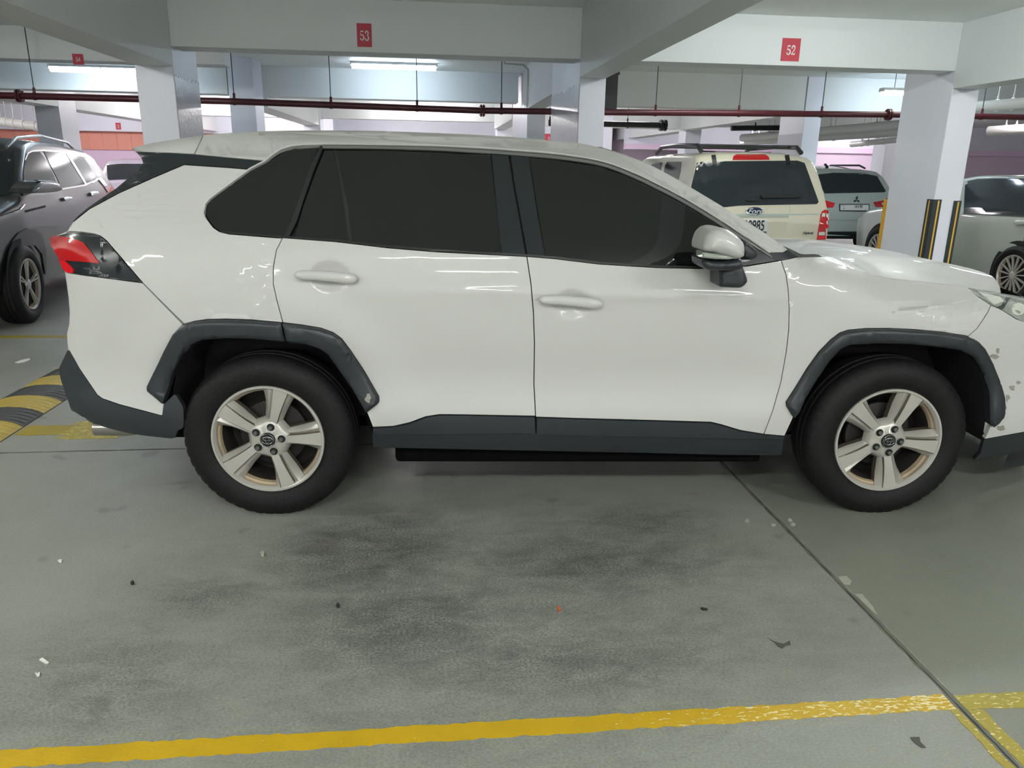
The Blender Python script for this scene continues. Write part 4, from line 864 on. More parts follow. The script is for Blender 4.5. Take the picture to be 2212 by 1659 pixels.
# bonnet
rear_in = loc(1700, 526, .0)[0]
hc = np.array([side([p])[0][0] for p in spl(hoodcut + [(2150, 630), (2204, 639)], 6)])
kk_ = np.ones(7)/7; hc[3:-3, 1] = np.convolve(hc[:, 1], kk_, 'valid'); hc[3:-3, 2] = np.convolve(hc[:, 2], kk_, 'valid'); hc = hc[np.argsort(hc[:, 0])]
sil = np.array([onplane([p], .50)[0] for p in spl([(1700, 515.5), (1744, 519), (1822, 530), (1901, 547), (1963, 560), (2010, 568), (2057, 577), (2104, 586.6), (2139, 596), (2167, 613), (2195, 630.5), (2212, 641), (2240, 665)], 6)])
bm = bmesh.new(); R_ = []; nx, ny = 44, 30
for i in range(nx+1):
    r = []
    for j in range(ny+1):
        v = -1+2*j/ny; s = i/nx
        xr = 2.42-.03*v*v + .0; xf = 3.42-.20*abs(v)**2.5; x = xr+(xf-xr)*s
        ye = np.interp(x, hc[:, 0], -hc[:, 1])-.013; y = v*ye
        zs = np.interp(x, sil[:, 0], sil[:, 2])+.024; z = zs-.11*abs(y)**2.2
        ze = zs-.11*ye**2.2; zn = np.interp(x, hc[:, 0], hc[:, 2])
        q = max(0, (abs(v)-.55)/.45); q = q*q*(3-2*q)
        if v < 0: z += (zn-ze)*q
        else: z += min(0, zn-ze)*q
        z += .006*math.exp(-((abs(v)-.80)/.05)**2)*min(1, s*6)*(1 if s < .75 else max(0, (1-s)*4))
        r.append(bm.verts.new((x, y, z)))
    R_.append(r)
for a_, b2 in zip(R_[:-1], R_[1:]):
    for j in range(ny): bm.faces.new((a_[j], a_[j+1], b2[j+1], b2[j]))
be = [e_ for e_ in bm.edges if len(e_.link_faces) == 1]; ex_ = bmesh.ops.extrude_edge_only(bm, edges=be); bmesh.ops.translate(bm, verts=[v for v in ex_['geom'] if isinstance(v, bmesh.types.BMVert)], vec=(0, 0, -.02))
build('bonnet', bm, M['white'], car, True, 40)
# cowl, wiper
bm = bmesh.new(); zc_ = loc(1720, 553, -.66)[2]
R_ = [[bm.verts.new((x, y, z-.02*(abs(y)/.66)**2)) for y in np.linspace(-.66, .66, 9)] for x, z in ((2.16, 1.13), (2.25, 1.085), (2.36, 1.06), (2.45, 1.03), (2.50, .99))]
for a_, b2 in zip(R_[:-1], R_[1:]):
    for j in range(8): bm.faces.new((a_[j], a_[j+1], b2[j+1], b2[j]))
build('cowl', bm, M['rub'], car, True)
tubeobj('wiper', [(2.33, -.58, 1.095), (2.28, -.5, 1.115), (2.15, .1, 1.19)], [.010, .008, .006], M['clad'], car, 8)
# dark inner shell so that shut lines read black
inner = [(300, 345), (440, 305), (700, 292), (1000, 300), (1250, 322), (1400, 372), (1600, 488), (1690, 552), (1790, 566), (1900, 608), (2085, 632), (2200, 660), (2290, 730), (2290, 900), (2150, 930)] + [(2150, 900), (2152, 840), (2120, 760), (2080, 728), (1920, 715), (1830, 720), (1770, 770), (1712, 860), (1700, 935), (1640, 960), (1150, 955), (815, 950), (800, 890), (806, 862), (745, 745), (700, 715), (540, 696), (430, 698), (385, 722), (335, 835), (360, 880), (360, 930), (230, 905), (160, 860), (150, 800), (165, 740), (160, 600), (150, 560), (160, 505), (300, 400)]
panel('inner_shell', inner, side, M['gap'], car, off=-.030, thick=.004, grid=22)
bm = bmesh.new(); bx(bm, .52, 2.18, -.80, .80, .20, .34, .02); bx(bm, -.62, -.42, -.6, .6, .24, .5, .02); bx(bm, -.42, .52, -.49, .49, .26, .5, .02); bx(bm, 2.18, 3.25, -.49, .49, .22, .5, .02); build('underbody', bm, M['under'], car)
# scuffs on the front corner and rear arch
def scuff(cx, cy, r, n, name='scuff', m='scuff', off=.0015, par=None):
    P = [(cx+r[0]*math.cos(2*math.pi*k/n)*random.uniform(.5, 1.2), cy+r[1]*math.sin(2*math.pi*k/n)*random.uniform(.5, 1.2)) for k in range(n)]
    return panel(name, P, side, M[m], par or car, off=off, thick=.002, grid=10)
for a_ in ((2155, 758, (5, 7)), (2148, 770, (9, 6)), (2186, 838, (8, 8)), (2176, 858, (5, 9)), (2200, 826, (6, 4)), (2171, 880, (4, 7)), (2163, 925, (10, 6))): scuff(a_[0], a_[1], a_[2], 11)
scuff(798, 857, (8, 14), 11, off=.035)
# mirrored parts on the far side
for o in list(car.children):
    if o.name.split('.')[0] in ('roof_side', 'spoiler', 'pillar_trim', 'quarter_panel', 'rear_bumper', 'lower_bumper', 'tail_lamp', 'rear_door', 'front_door', 'front_fender', 'front_bumper', 'front_lip', 'head_lamp', 'door_cladding', 'sill', 'arch_trim',
                                'wheel_housing', 'quarter_window', 'rear_door_glass', 'fixed_glass', 'door_pillar', 'front_door_glass', 'window_trim', 'wing_mirror', 'inner_shell', 'mirror_base'):
        c = o.copy(); c.scale = (1, -1, 1); col.objects.link(c); c.parent = car
        for g_ in o.children: k = g_.copy(); col.objects.link(k); k.parent = c

# wheels ---------------------------------------------------------------------------
def make_wheel(parent, x, y, z, R=.362, rimR=.236, width=.225, style='hero', rot=3, name='wheel', sgn=-1, detail=True, spokes=5, turn=0):
    """outer face looks towards -y (sgn -1)"""
    w = empty(name, (x, y, z)); w.parent = parent; w.scale = (1, -sgn, 1); w.rotation_euler = (0, 0, turn)
    h = width; n = 96 if detail else 48
    bm = bmesh.new()
    prof = [(.055, rimR-.012), (.02, rimR-.006), (.004, rimR+.004), (-.006, rimR+.03), (-.012, rimR+.062), (-.006, R-.038), (.006, R-.020), (.012, R-.014), (.022, R-.005), (.045, R), (.06, R), (.062, R-.007), (.07, R-.007), (.072, R), (.10, R+.001), (.102, R-.007), (.112, R-.007), (.114, R+.001), (h*.66, R), (h*.78, R-.002), (h-.02, R-.010), (h+.002, R-.05), (h-.01, rimR+.02), (h-.03, rimR-.01), (.055, rimR-.012)]
    lathe(bm, prof, n*2 if detail else n, (lambda j, k: -.004 if j in (6, 7, 8, 20) and k % 4 == 0 else 0) if detail else None)
    bmesh.ops.remove_doubles(bm, verts=bm.verts[:], dist=1e-5); build('tyre', bm, M['tyre'], w, True, 40)
    bm = bmesh.new()
    lathe(bm, [(.005, rimR+.002), (-.002, rimR), (-.002, rimR-.008), (.006, rimR-.014), (.014, rimR-.018)], n); build('rim_lip', bm, M['alloy'], w, True, 40)
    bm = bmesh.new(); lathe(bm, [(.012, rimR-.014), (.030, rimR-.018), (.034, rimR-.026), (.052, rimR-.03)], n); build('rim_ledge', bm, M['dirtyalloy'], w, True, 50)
    bm = bmesh.new(); lathe(bm, [(.052, rimR-.03), (.09, rimR-.034), (.19, rimR-.036)], n); build('rim_barrel', bm, M['barrel_dark'], w, True, 50)
    bm = bmesh.new(); lathe(bm, [(.10, .02), (.10, .14), (.102, .145), (.125, .145), (.14, .06)], 40); lathe(bm, [(.17, .0), (.17, rimR-.034)], 40); build('brake_disc', bm, M['brake'], w, True)
    if style == 'hero':
        bm = bmesh.new()
        # radial stations: r, half width, centre depth, edge depth, face depth
        st = [(.050, .036, .016, .036), (.085, .037, .010, .042), (.120, .042, .006, .046), (.155, .050, .004, .046), (.190, .060, .003, .036), (.214, .068, .003, .022), (.230, .074, .002, .008)]
        for s in range(spokes):
            a = math.radians(rot+s*360/spokes); rows = []
            for r, hw, df, de in st:
                k = (r-.05)/.18
                cs = [(-hw, de+.03), (-hw, de), (-hw*.86, de*.5+df*.5+.004), (-hw*.64, df+.016*(1-k)), (-hw*.56, df), (hw*.30, df), (hw*.36, df+.012+.006*(1-k)), (hw*.60, df+.006*(1-k)+.002), (hw*.86, de*.5+df*.5+.004), (hw, de), (hw, de+.03)]
                rows.append([bm.verts.new((r*math.cos(a)-u*math.sin(a), d, r*math.sin(a)+u*math.cos(a))) for u, d in cs])
            for p_, q_ in zip(rows[:-1], rows[1:]):
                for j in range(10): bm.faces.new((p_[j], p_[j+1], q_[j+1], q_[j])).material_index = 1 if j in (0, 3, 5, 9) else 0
            bm.faces.new(rows[0]); bm.faces.new(rows[-1][::-1])
        # webs joining neighbouring spokes to the hub
        sp = build('spoke_star', bm, [M['alloy'], M['groove_shade']], w, True, 14)
        bm = bmesh.new(); lathe(bm, [(.050, .098), (.034, .094), (.016, .080), (.009, .070), (.007, .040), (.003, .034), (.003, .030), (.012, .028)], 60, lambda j, k: (.006*math.cos(math.radians(k*6*spokes-rot*spokes)) if j < 5 else 0)); build('hub', bm, M['alloy'], w, True, 40)
        bm = bmesh.new()
        for s in range(spokes):
            a = math.radians(rot+s*360/spokes); cx_, cz_ = .057*math.cos(a), .057*math.sin(a)
            rg = [[bm.verts.new((cx_+rr*math.cos(t), yy, cz_+rr*math.sin(t))) for t in [k*math.pi/8 for k in range(16)]] for yy, rr in ((.004, .0165), (.002, .0145))]
            for k in range(16): bm.faces.new((rg[0][k], rg[0][(k+1) % 16], rg[1][(k+1) % 16], rg[1][k]))
            bm.faces.new(rg[1])
        build('lug_recess', bm, M['gap'], w)
        for s in range(spokes):
            a = math.radians(rot+s*360/spokes); cx_, cz_ = .057*math.cos(a), .057*math.sin(a); bm = bmesh.new()
            rg = [[bm.verts.new((cx_+rr*math.cos(t), yy, cz_+rr*math.sin(t))) for t in [k*math.pi/3 for k in range(6)]] for yy, rr in ((.01, .0105), (-.006, .0105), (-.010, .007))]
            for i in (0, 1):
                for k in range(6): bm.faces.new((rg[i][k], rg[i][(k+1) % 6], rg[i+1][(k+1) % 6], rg[i+1][k]))
            bm.faces.new(rg[2]); build('lug_nut', bm, M['lug'], w)
        bm = bmesh.new(); rg = lathe(bm, [(.004, .0315), (-.004, .0315), (-.006, .0285)], 40); bm.faces.new(rg[-1]); cp = build('centre_cap', bm, M['gap'], w, True, 40)
        bm = bmesh.new()   # three crossing ovals inside a ring
        def oval(cx, cz, rx, rz, r=.0013):
            P = [Vector((cx+rx*math.cos(t), -.0068, cz+rz*math.sin(t))) for t in [k*math.pi/16 for k in range(33)]]; tube(bm, P, r, 6, False)
        oval(0, 0, .0235, .0165, .0016); oval(0, .001, .0085, .0150); oval(0, .0065, .0185, .0072); oval(0, 0, .0285, .0285, .0014)
        build('emblem', bm, M['chrome'], cp, True, 60)
    else:
        bm = bmesh.new()
        for s in range(spokes):
            a = 2*math.pi*s/spokes + rot
            for o_ in (-.06, .06) if style == 'pair' else (0,):
                c_, s_ = math.cos(a+o_*1.6), math.sin(a+o_*1.6); hw = .008 if style != 'wide' else .014; c0, s0 = math.cos(a), math.sin(a)
                for (ra, rb, da, db) in ((.04, rimR-.006, .012, .004),):
                    A = np.array([c0*ra, s0*ra]); B = np.array([c_*rb, s_*rb]); nrm_ = np.array([-(B-A)[1], (B-A)[0]]); nrm_ /= np.hypot(*nrm_)
                    v = [bm.verts.new((p_[0]+nrm_[0]*k, d, p_[1]+nrm_[1]*k)) for p_, kk, d in ((A, hw, da), (B, hw*1.4, db)) for k, d in ((-kk, d+.02), (-kk*.6, d), (kk*.6, d), (kk, d+.02))]
                    for j in range(3): bm.faces.new((v[j], v[j+1], v[j+5], v[j+4]))
        build('spoke_star', bm, M['alloy'], w)
        bm = bmesh.new(); rg = lathe(bm, [(.03, .05), (.012, .045), (.006, .03)], 24); bm.faces.new(rg[-1]); build('centre_cap', bm, M['alloy'], w, True, 40)
    return w
for xx, rot in ((0, 3), (2.69, -5)):
    make_wheel(car, xx, -.915, .352, rot=rot); make_wheel(car, xx, .915, .352, rot=rot, sgn=1)

# ==================================================================== the other parked cars
class Shell:
    def __init__(s, name, pos, rz, label, paint, L, H, WZ_, st, crown=.03, cat='car', nseg=10):
        s.root = empty(name, (pos[0], pos[1], 0), rz, label, cat); s.M = Matrix.Translation((pos[0], pos[1], 0)) @ Matrix.Rotation(rz, 4, 'Z'); s.I = s.M.inverted()
        zs, ws = zip(*WZ_); g, t = smooth_table(zs, ws, .02); xs = [a[0] for a in st]
        X = np.concatenate([np.linspace(a, b, max(2, int((b-a)/.06)), endpoint=False) for a, b in zip(xs[:-1], xs[1:])]+[[xs[-1]]])
        gx, zt = smooth_table(xs, [a[1] for a in st], .03, -.2, 6); _, pw = smooth_table(xs, [a[2] for a in st], .05, -.2, 6); _, zb = smooth_table(xs, [a[3] for a in st], .05, -.2, 6)
        bm = bmesh.new(); R_ = []
        for x in X:
            z1 = np.interp(x, gx, zt); z0 = np.interp(x, gx, zb); p = np.interp(x, gx, pw); half = []
            wt = np.interp(z1-.05, g, t)*p
            for k in range(nseg+1):
                z = z0+(z1-.05-z0)*k/nseg; half.append((np.interp(z, g, t)*p, z))
            half += [(wt-.012, z1-.028), (wt-.045, z1-.008), (wt-.12, z1+.004), (wt*.55, z1+crown*.8), (0, z1+crown)]
            R_.append([bm.verts.new((x, -y, z)) for y, z in half]+[bm.verts.new((x, y, z)) for y, z in half[::-1][1:]])
        n = len(R_[0])
        for a, b in zip(R_[:-1], R_[1:]):
            for j in range(n-1): bm.faces.new((a[j], a[j+1], b[j+1], b[j]))
            bm.faces.new((a[-1], a[0], b[0], b[-1]))
        bm.faces.new(R_[0]); bm.faces.new(R_[-1][::-1])
        bmesh.ops.recalc_face_normals(bm, faces=bm.faces); s.bvh = BVHTree.FromBMesh(bm)
        s.body = build('body', bm, M[paint], s.root, True, 50)
    def front_glass(s, xa, xb, hw=.62):
        bm = bmesh.new(); g = []
        for i in range(8):
            x = xa+(xb-xa)*i/7; r = []
            for j in range(13):
                y = -hw+2*hw*j/12; h = s.bvh.ray_cast(Vector((x, y, 3)), Vector((0, 0, -1))); r.append(bm.verts.new(tuple(h[0]+h[1]*.006)))
            g.append(r)
        for a, b in zip(g[:-1], g[1:]):
            for j in range(12): bm.faces.new((a[j], a[j+1], b[j+1], b[j]))
        build('windscreen', bm, M['bgglass'], s.root, True, 60)
    def surf(s, P):
        o = s.I @ Vector(CAM); pts, ns = [], []
        for p in P:
            d = (s.I.to_3x3() @ Vector(ray(p[0], p[1]))).normalized(); h = s.bvh.ray_cast(o, d)
            if h[0] is None:
                best = None
                for k in range(120):
                    q = o+d*(3+k*.15); r = s.bvh.find_nearest(q)
                    if r[0] is not None and (best is None or r[3] < best[3]): best = r; bq = q
                h = (best[0], best[1])
            pts.append(h[0]); ns.append(h[1])
        pts = np.array([list(p) for p in pts]); ns = np.array([list(n) for n in ns]); return pts, ns
    def p(s, name, poly, m, par=None, off=.004, thick=.006, grid=10, dome=0, domer=4, g=0):
        return panel(name, poly, s.surf, M[m], par or s.root, off=off, thick=thick, grid=grid, dome=dome, domer=domer, g=g)
    def at(s, px, py):
        return s.surf([(px, py)])[0][0]
    def plane(s, lx=None, ly=None):
        def f(P):
            o = np.array(s.I @ Vector(CAM)); R3 = np.array(s.I.to_3x3()); out = []
            for p in P:
                d = R3 @ ray(p[0], p[1]); t = (lx-o[0])/d[0] if lx is not None else (ly-o[1])/d[1]; out.append(o+d*t)
            out = np.array(out); nn = [-1., 0, 0] if lx is not None else [0, 1. if ly > 0 else -1., 0]
            return out, np.tile(nn, (len(out), 1))
        return f
    def wheels(s, xs, y, R, rim, style, spokes, rots=(0, .3)):
        for x in xs:
            for sg in (-1, 1):
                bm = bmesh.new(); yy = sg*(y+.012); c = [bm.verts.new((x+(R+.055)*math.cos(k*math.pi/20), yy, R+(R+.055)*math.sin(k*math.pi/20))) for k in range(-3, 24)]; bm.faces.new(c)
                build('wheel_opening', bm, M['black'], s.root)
                make_wheel(s.root, x, sg*(y+.05), R, R=R, rimR=rim, style=style, spokes=spokes, rot=rots[0], sgn=sg, detail=False)

W1 = [(.2, .80), (.35, .86), (.6, .90), (.95, .90), (1.05, .885), (1.2, .84), (1.5, .745), (1.66, .69), (1.8, .65)]
# champagne utility seen from behind
E_ = Shell('car', (3.80, 8.62), math.pi/2, 'champagne boxy utility car seen from behind with a black roof rack', 'gold', 4.44, 1.7, W1,
           [(0, .86, .93, .42), (.05, .98, .965, .36), (.09, 1.07, .985, .34), (.15, 1.30, .99, .33), (.22, 1.52, 1, .33), (.30, 1.63, 1, .33), (.5, 1.665, 1, .33), (1.5, 1.67, 1, .3), (2.5, 1.65, 1, .3), (2.8, 1.58, 1, .3), (3.3, 1.12, 1, .3), (4.1, 1.0, .98, .3), (4.4, .85, .88, .35)])
E_.p('rear_window', roundp([(1491, 455), (1493, 402), (1506, 349), (1736, 347), (1768.5, 436), (1764, 441), (1600, 444)], 1, .06), 'bgglass', off=.003)
E_.p('brake_light', [(1582, 345.5), (1584, 338), (1591, 334.5), (1652, 334.5), (1659.5, 338.5), (1662, 345.5)], 'red', off=.008, thick=.02)
for a in (1536.5, 1694.8): E_.p('window_hinge', [(a, 337), (a+9, 336), (a+11.5, 355), (a+4, 357)], 'blackpipe', off=.012, thick=.015)
wpv = E_.p('rear_wiper', [(1641, 424), (1646, 419.5), (1657, 420.5), (1729, 426), (1729, 428), (1655, 429), (1645, 429.5)], 'rub', off=.03, thick=.015)
E_.p('wiper_cap', ell(1624, 432.5, 14, 3, 16), 'rub', off=.018, thick=.012)
E_.p('gate_seam', [(1705.8, 443), (1706.8, 443), (1706.6, 462), (1705.6, 462)], 'silver', off=.001, thick=.002)
E_.p('gate_crease', [(1590, 462), (1705, 462), (1779, 461.5), (1779, 463.5), (1705, 464.5), (1590, 466)], 'silver', off=.002, thick=.003)
E_.p('plate_recess', [(1590, 469), (1703, 469), (1699, 490), (1692, 512), (1600, 512)], 'gold', off=.001, thick=.002)
E_.p('recess_painted_shade', [(1590, 465.5), (1704, 465.5), (1703, 470), (1590, 470)], 'greige', off=.006, thick=.012)  # shade over the plate recess, laid on as a darker strip
pl = E_.p('number_plate', [(1600, 474.5), (1655, 474.5), (1657.5, 476), (1657.5, 503), (1655, 506), (1600, 506)], 'plate', off=.012, thick=.012)
bd = E_.p('badge', ell(1629.6, 456.5, 20, 9.2), 'chrome', off=.008, thick=.01, dome=.008)
be_ = E_.p('badge_face', ell(1629.6, 456.5, 16.8, 6.8), 'blue', bd, off=.017, thick=.008)
def on_face(S, px, py, off, s=None):
    q = S.at(px, py); return Matrix.Translation((q[0]-off, q[1], q[2])) @ Matrix(((0, 0, -1, 0), (-1, 0, 0, 0), (0, 1, 0, 0), (0, 0, 0, 1)))
text_mesh('badge_script', 'Ford', .085, M['plate'], bd, on_face(E_, 1629.6, 456.5, .027), depth=.001, shear=.35, sx=1.15)
text_mesh('plate_digits', '30985', .165, M['ink'], pl, on_face(E_, 1628, 488, .014), depth=.0015, sx=.62)
text_mesh('plate_small_text', 'DUBAI', .03, M['ink'], pl, on_face(E_, 1650, 501.5, .014), depth=.0015, sx=.7)
text_mesh('trim_badge', 'Hybrid', .042, M['rod'], E_.root, on_face(E_, 1745, 503.5, .006), depth=.002, shear=.2, sx=1.05)
tlg = E_.p('tail_lamp', [(1772, 465), (1775, 457), (1780, 453.5), (1792, 454), (1795, 470), (1794, 517), (1763.5, 517.5)], 'red', off=.014, thick=.03, grid=6)
E_.p('reverse_lens', [(1775, 461), (1793, 462), (1794, 470), (1773, 469)], 'lensw', tlg, off=.018, thick=.006)
E_.p('indicator_lens', [(1768, 501), (1794, 500), (1794, 508), (1767, 508)], 'lensw', tlg, off=.018, thick=.006)
E_.p('lower_lens', [(1766, 510), (1793.5, 510), (1793.5, 515), (1765, 515.5)], 'redb', tlg, off=.018, thick=.006)
E_.p('oval_red_lens', ell(1783, 489.5, 5, 3.5, 10), 'redb', tlg, off=.017, thick=.006)  # brighter red oval inside the lamp
tl2 = E_.p('tail_lamp', [(1478, 455), (1486, 457), (1488, 517), (1478, 517)], 'red', off=.012, thick=.03, grid=6)
sp_ = E_.p('rear_bumper', [(1478, 519), (1794, 519.5), (1800, 524), (1800, 560), (1478, 560)], 'gold', off=.03, thick=.05, grid=10)
for pl_, n_ in (([(1434, 372), (1437, 358), (1442, 349.5), (1472, 349.5), (1470, 372), (1466, 388), (1458, 386)], 'quarter_window'), ([(1404, 359), (1411, 354), (1430.5, 351.5), (1427, 369)], 'rear_door_window')): E_.p(n_, pl_, 'bgglass', off=.004)
# roof rack
for sg in (-1, 1):
    tubeobj('rack_rail', [(.42, sg*.62, 1.69), (.55, sg*.62, 1.755), (1.2, sg*.63, 1.775), (2.0, sg*.63, 1.765), (2.25, sg*.62, 1.69)], .027, M['clad'], E_.root, 10)
for x in (.75, 1.7): tubeobj('rack_bar', [(x, -.63, 1.765), (x, .63, 1.765)], .018, M['clad'], E_.root, 8)
E_.wheels((.85, 3.47), .90, .36, .21, 'thin', 10)

E_.front_glass(2.85, 3.28)
# silver-green hatch seen from behind, farther off
S_ = Shell('car', (7.38, 12.9), math.pi/2, 'silver-green hatchback seen from behind, between the champagne car and the right column', 'silver', 4.3, 1.6, [(.2, .78), (.35, .84), (.6, .885), (.95, .88), (1.05, .86), (1.2, .81), (1.4, .73), (1.55, .66), (1.8, .6)],
           [(0, .78, .92, .4), (.06, .95, .96, .36), (.13, 1.04, .98, .34), (.28, 1.25, 1, .33), (.42, 1.43, 1, .33), (.55, 1.50, 1, .33), (1.5, 1.56, 1, .3), (2.4, 1.52, 1, .3), (3.1, 1.1, 1, .3), (4, .95, .97, .3), (4.25, .8, .85, .35)])
S_.p('rear_window', [(1764, 383), (1768, 376.5), (1790, 374), (1860, 374), (1894.5, 381), (1913.5, 413), (1910, 415.5), (1781, 418)], 'bgglass')
S_.p('spoiler_lip', [(1765, 374), (1800, 370.5), (1860, 371), (1896, 377), (1897, 382), (1893, 380.5), (1860, 374.5), (1800, 374), (1766, 377.5)], 'silver', off=.02, thick=.03)
S_.p('brake_light', [(1822, 375.5), (1855, 375.5), (1855, 377.5), (1822, 377.5)], 'clad', off=.008, thick=.01)
pl = S_.p('number_plate', [(1812.5, 441), (1877.5, 441), (1877.5, 457), (1812.5, 456)], 'ink', off=.012, thick=.012); S_.p('plate_face', [(1814.5, 443), (1875.5, 443), (1875.5, 454.5), (1814.5, 454)], 'plate', pl, off=.014, thick=.004)
text_mesh('plate_digits', '15175', .105, M['ink'], pl, on_face(S_, 1853, 448.8, .016), depth=.001, sx=.62)
text_mesh('plate_letter', 'X', .05, M['ink'], pl, on_face(S_, 1822, 451.4, .016), depth=.001, sx=.8)
text_mesh('plate_small_text', 'DUBAI', .024, M['ink'], pl, on_face(S_, 1820.5, 444.8, .016), depth=.001, sx=1.0)
S_.p('tail_lamp', [(1886, 437.5), (1904, 434), (1924, 425.5), (1925, 448.5), (1891, 447)], 'red', off=.012, thick=.02, grid=6)
S_.p('reverse_lens', [(1903, 439), (1919, 437), (1919, 442), (1905, 443.5)], 'lensw', off=.016, thick=.02, grid=6)
S_.p('tail_lamp', [(1778, 432), (1786, 434.5), (1803.5, 439.5), (1799, 448.5), (1780, 449)], 'redb', off=.012, thick=.02, grid=6)
# three-diamond badge
q = S_.at(1849.6, 432.4); bm = bmesh.new(); r = .038
for k in range(3):
    a = math.radians(90+120*k); c_, s_ = math.cos(a), math.sin(a); pts = [(0, 0), (r, .022), (2*r, 0), (r, -.022)]
    v = [bm.verts.new((-.012, -(c_*x-s_*y), s_*x+c_*y)) for x, y in pts]; u = [bm.verts.new((0, w_.co.y, w_.co.z)) for w_ in v]
    bm.faces.new(v)
    for i in range(4): bm.faces.new((v[i], v[(i+1) % 4], u[(i+1) % 4], u[i]))
o = build('badge', bm, M['rod'], S_.root); o.location = (q[0]-.006, q[1], q[2])
S_.p('sticker', [(1897.5, 460), (1907, 451.5), (1913, 461)], 'ystick', off=.014, thick=.004)
S_.p('lower_bumper', [(1778, 500), (1870, 500), (1870, 540), (1778, 540)], 'clad', off=.02, thick=.03)
S_.p('bumper_line', [(1780, 474), (1872, 475), (1872, 477), (1780, 476)], 'greige', off=.004, thick=.005)
tubeobj('aerial', [(.9, .1, 1.56), (.98, .1, 1.61), (1.02, .1, 1.6)], [.03, .02, .01], M['clad'], S_.root, 8)
for sg in (-1, 1): tubeobj('roof_rail', [(.8, sg*.58, 1.55), (1.0, sg*.58, 1.60), (2.1, sg*.6, 1.60), (2.3, sg*.6, 1.53)], .018, M['clad'], S_.root, 8)
S_.wheels((.8, 3.4), .87, .33, .21, 'thin', 12)

S_.front_glass(2.5, 3.08, .58)
# greige car at the right edge
G_ = Shell('car', (7.72, 7.28), math.pi/2, 'greige car at the right edge of the photo, partly behind the right column', 'greige', 4.75, 1.5, [(.2, .82), (.35, .88), (.6, .915), (.95, .905), (1.04, .89), (1.2, .82), (1.4, .72), (1.5, .66), (1.8, .6)],
           [(0, .80, .90, .4), (.05, .98, .95, .34), (.15, 1.06, .97, .3), (.5, 1.25, .99, .28), (.95, 1.42, 1, .27), (1.5, 1.47, 1, .27), (2.2, 1.46, 1, .27), (2.7, 1.38, 1, .27), (3.1, 1.2, 1, .27), (3.35, 1.06, 1, .27), (4.3, .92, .97, .28), (4.65, .78, .85, .33)], crown=.02)
gw = G_.p('side_window', [(2082, 460), (2085, 400), (2094, 394), (2112, 388.5), (2157, 386), (2212, 387.5), (2260, 392), (2300, 410), (2310, 450), (2260, 468), (2212, 467)], 'bgglass', off=.004)
G_.p('belt_trim', [(2081, 460), (2212, 467), (2300, 468), (2300, 470), (2212, 469.5), (2081, 462)], 'clad', off=.006)
G_.p('roof_trim', [(2090, 392), (2112, 386.5), (2157, 384), (2212, 385.5), (2212, 387.5), (2157, 386), (2112, 388.5), (2090, 395)], 'clad', off=.006)
G_.p('door_handle', [(2194, 481), (2199, 476.5), (2230, 479), (2236, 484), (2200, 486)], 'greige', off=.03, thick=.03, dome=.01)
G_.p('door_seam', [(2215, 470), (2216.2, 470), (2213, 519.5), (2191, 547), (2167, 597), (2165.6, 597), (2189.8, 546.5), (2211.5, 519)], 'gap', off=.001, thick=.003)
G_.p('rocker_strip', [(2050, 584), (2120, 592), (2166, 598.5), (2190, 602), (2190, 610), (2120, 600), (2050, 591)], 'clad', off=.010, thick=.012)
G_.wheels((.93, 3.73), .90, .345, .235, 'thin', 15, (.1, .3))

G_.front_glass(2.75, 3.3, .60)
# dark grey SUV at the left
D_ = Shell('car', (-5.110, 10.990), -math.radians(83), 'dark grey SUV at the left edge, its front wheel and flank towards us', 'dsuv', 4.65, 1.68, [(.2, .80), (.35, .87), (.6, .91), (.95, .905), (1.06, .885), (1.2, .835), (1.45, .745), (1.6, .69), (1.8, .62)],
           [(0, .90, .92, .42), (.03, 1.06, .95, .36), (.10, 1.16, .97, .34), (.27, 1.34, .99, .33), (.44, 1.53, 1, .33), (.7, 1.59, 1, .33), (1.6, 1.65, 1, .3), (2.3, 1.66, 1, .3), (2.65, 1.60, 1, .3), (3.1, 1.36, 1, .3), (3.5, 1.11, 1, .3), (4.2, 1.0, .97, .3), (4.6, .85, .82, .35)])
for nm, P in (('front_window', [(52, 400), (50, 378), (53, 345), (59, 333.5), (69, 328.5), (85, 328), (93, 338), (106, 361), (120, 389), (123, 396), (64, 408)]),
              ('rear_door_window', [(94, 327.5), (112, 327), (139, 331), (160, 362), (181, 398), (133, 406), (126, 392), (106, 352)]),
              ('quarter_window', [(147, 333), (166, 336), (180, 340), (192, 357), (206, 384), (202, 388), (186, 396), (166, 362)])):
    D_.p(nm, P, 'bgglass', off=.004, grid=8)
D_.p('window_trim', [(52, 346), (58, 331), (69, 325.5), (93, 324), (140, 328), (148, 331), (140, 331), (93, 326.5), (69, 328), (60, 333), (54, 347)], 'silvertrim', off=.007, grid=8)
D_.p('window_trim', [(123, 396.5), (133, 407), (181, 399), (203, 389), (209, 384), (211, 387), (204, 391.5), (184, 401.5), (134, 410)], 'silvertrim', off=.007, grid=8)
D_.p('rear_pillar', [(140, 330), (146, 332), (166, 363), (186, 397), (182, 398), (160, 362)], 'silvertrim', off=.008, grid=8)
D_.p('windscreen', [(-60, 330), (0, 327), (30, 325), (33, 337), (28, 390), (22, 421), (0, 424), (-60, 425)], 'bgglass', off=.004, grid=10)
mi_ = panel('wing_mirror', roundp([(67, 404), (82, 390), (110, 391), (129, 399), (133, 406), (128, 413), (98, 416.5), (58, 418)], 1, .2), D_.plane(ly=1.08), M['dsuv'], D_.root, thick=.16, grid=5, dome=.04, domer=10)
panel('mirror_foot', [(50, 418), (66, 404), (72, 416), (62, 420), (50, 424)], D_.plane(ly=.95), M['clad'], mi_, thick=.08, grid=6)
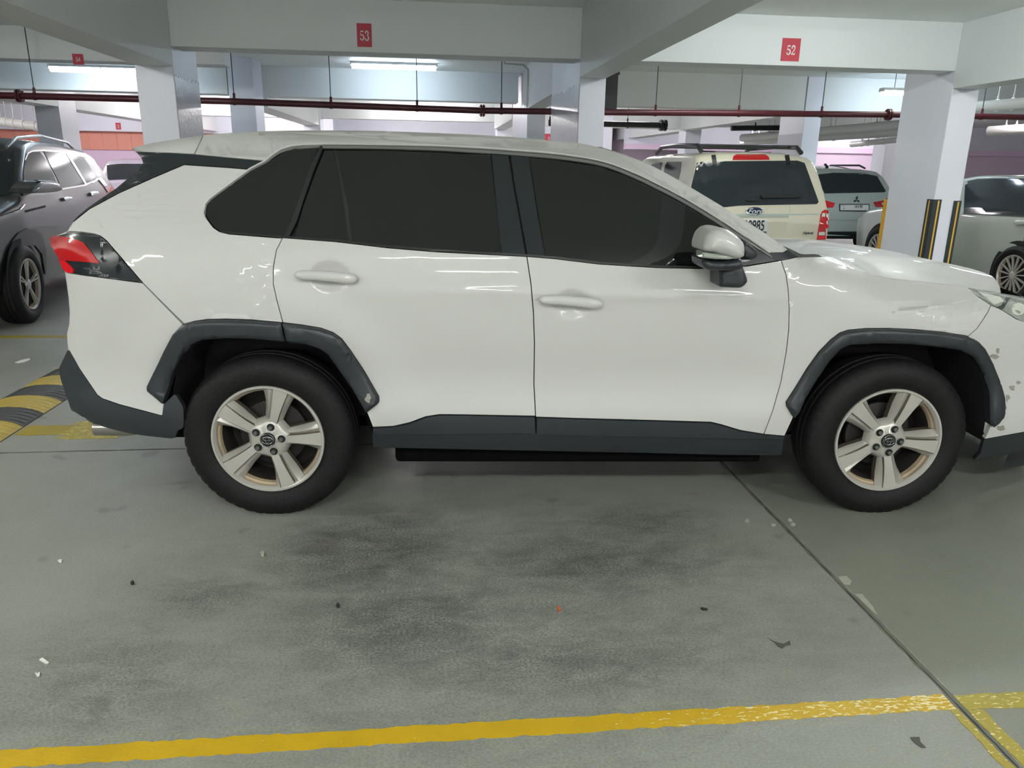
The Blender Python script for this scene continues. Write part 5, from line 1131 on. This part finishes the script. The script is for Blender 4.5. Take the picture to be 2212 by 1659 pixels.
panel('mirror_trim', [(82, 388.5), (110, 389.5), (129, 397), (133, 404), (128, 400), (110, 392), (83, 391)], D_.plane(ly=1.10), M['chrome'], mi_, thick=.03, grid=6)
for hx, hy in ((137, 431), (196, 420)): D_.p('door_handle', [(hx-6, hy-3), (hx+2, hy-5), (hx+13, hy-4), (hx+12, hy), (hx-2, hy+4)], 'chrome', off=.03, thick=.03, dome=.008, grid=5)
D_.p('arch_trim', [(19, 640), (18, 545), (24, 520), (38, 503), (57, 493.5), (76, 496), (89, 510), (97, 545), (99, 592), (95, 592), (88, 548), (74, 531), (52, 531), (38, 541), (33, 560), (34, 630)], 'clad', off=.012, thick=.02, grid=8)
D_.p('tail_lamp', [(224, 404), (238, 402), (243, 411), (232, 416)], 'red', off=.01, thick=.02, grid=6)
D_.p('tail_trim', [(196, 395), (214, 384), (218, 384), (232, 402), (224, 403), (212, 388), (200, 396)], 'chrome', off=.01, thick=.02, grid=6)
D_.p('bonnet_seam', [(0, 466), (40, 451), (48, 440), (49, 442), (42, 453), (0, 468)], 'gap', off=.001, thick=.003)
D_.p('fender_vent', [(52, 455), (98, 443), (98, 448), (56, 459)], 'gap', off=.003, thick=.006, grid=6)
tubeobj('roof_rail', [(.75, .60, 1.60), (1.0, .61, 1.67), (1.9, .62, 1.72), (2.6, .62, 1.68), (2.85, .61, 1.58)], .016, M['chrome'], D_.root, 8)
tubeobj('roof_rail', [(.75, -.60, 1.60), (1.0, -.61, 1.67), (1.9, -.62, 1.72), (2.6, -.62, 1.68), (2.85, -.61, 1.58)], .016, M['chrome'], D_.root, 8)
D_.wheels((1.0, 3.75), .90, .36, .235, 'pair', 5, (.4, .3))

# pale car far behind at the left
q = W(304, 389, Y=17.2); ha_ = -math.radians(70)
L_ = Shell('car', (float(q[0])-3.2*math.cos(ha_), 17.2-3.2*math.sin(ha_)), ha_, 'pale lilac tinted car far behind at left, nose towards us', 'lilac', 4.3, 1.45, [(.2, .78), (.4, .85), (.8, .87), (.95, .84), (1.2, .72), (1.4, .62), (1.8, .5)],
           [(0, .9, .9, .3), (.3, 1.0, .97, .3), (.8, 1.36, 1, .28), (1.6, 1.48, 1, .28), (2.3, 1.46, 1, .28), (2.6, 1.38, 1, .28), (3.3, 1.0, 1, .28), (4.0, .88, .95, .3), (4.3, .7, .8, .35)])
L_.front_glass(2.62, 3.2, .62)
L_.p('number_plate', [(262, 410), (290, 410), (290, 416), (262, 416)], 'plate', off=.01, thick=.01)
for sg in (-1, 1): 
    bm = bmesh.new(); bx(bm, 2.95, 3.08, sg*.92-.09, sg*.92+.09, .95, 1.08, .03); build('wing_mirror', bm, M['lilac'], L_.root)
L_.wheels((.75, 3.4), .84, .32, .2, 'thin', 7)
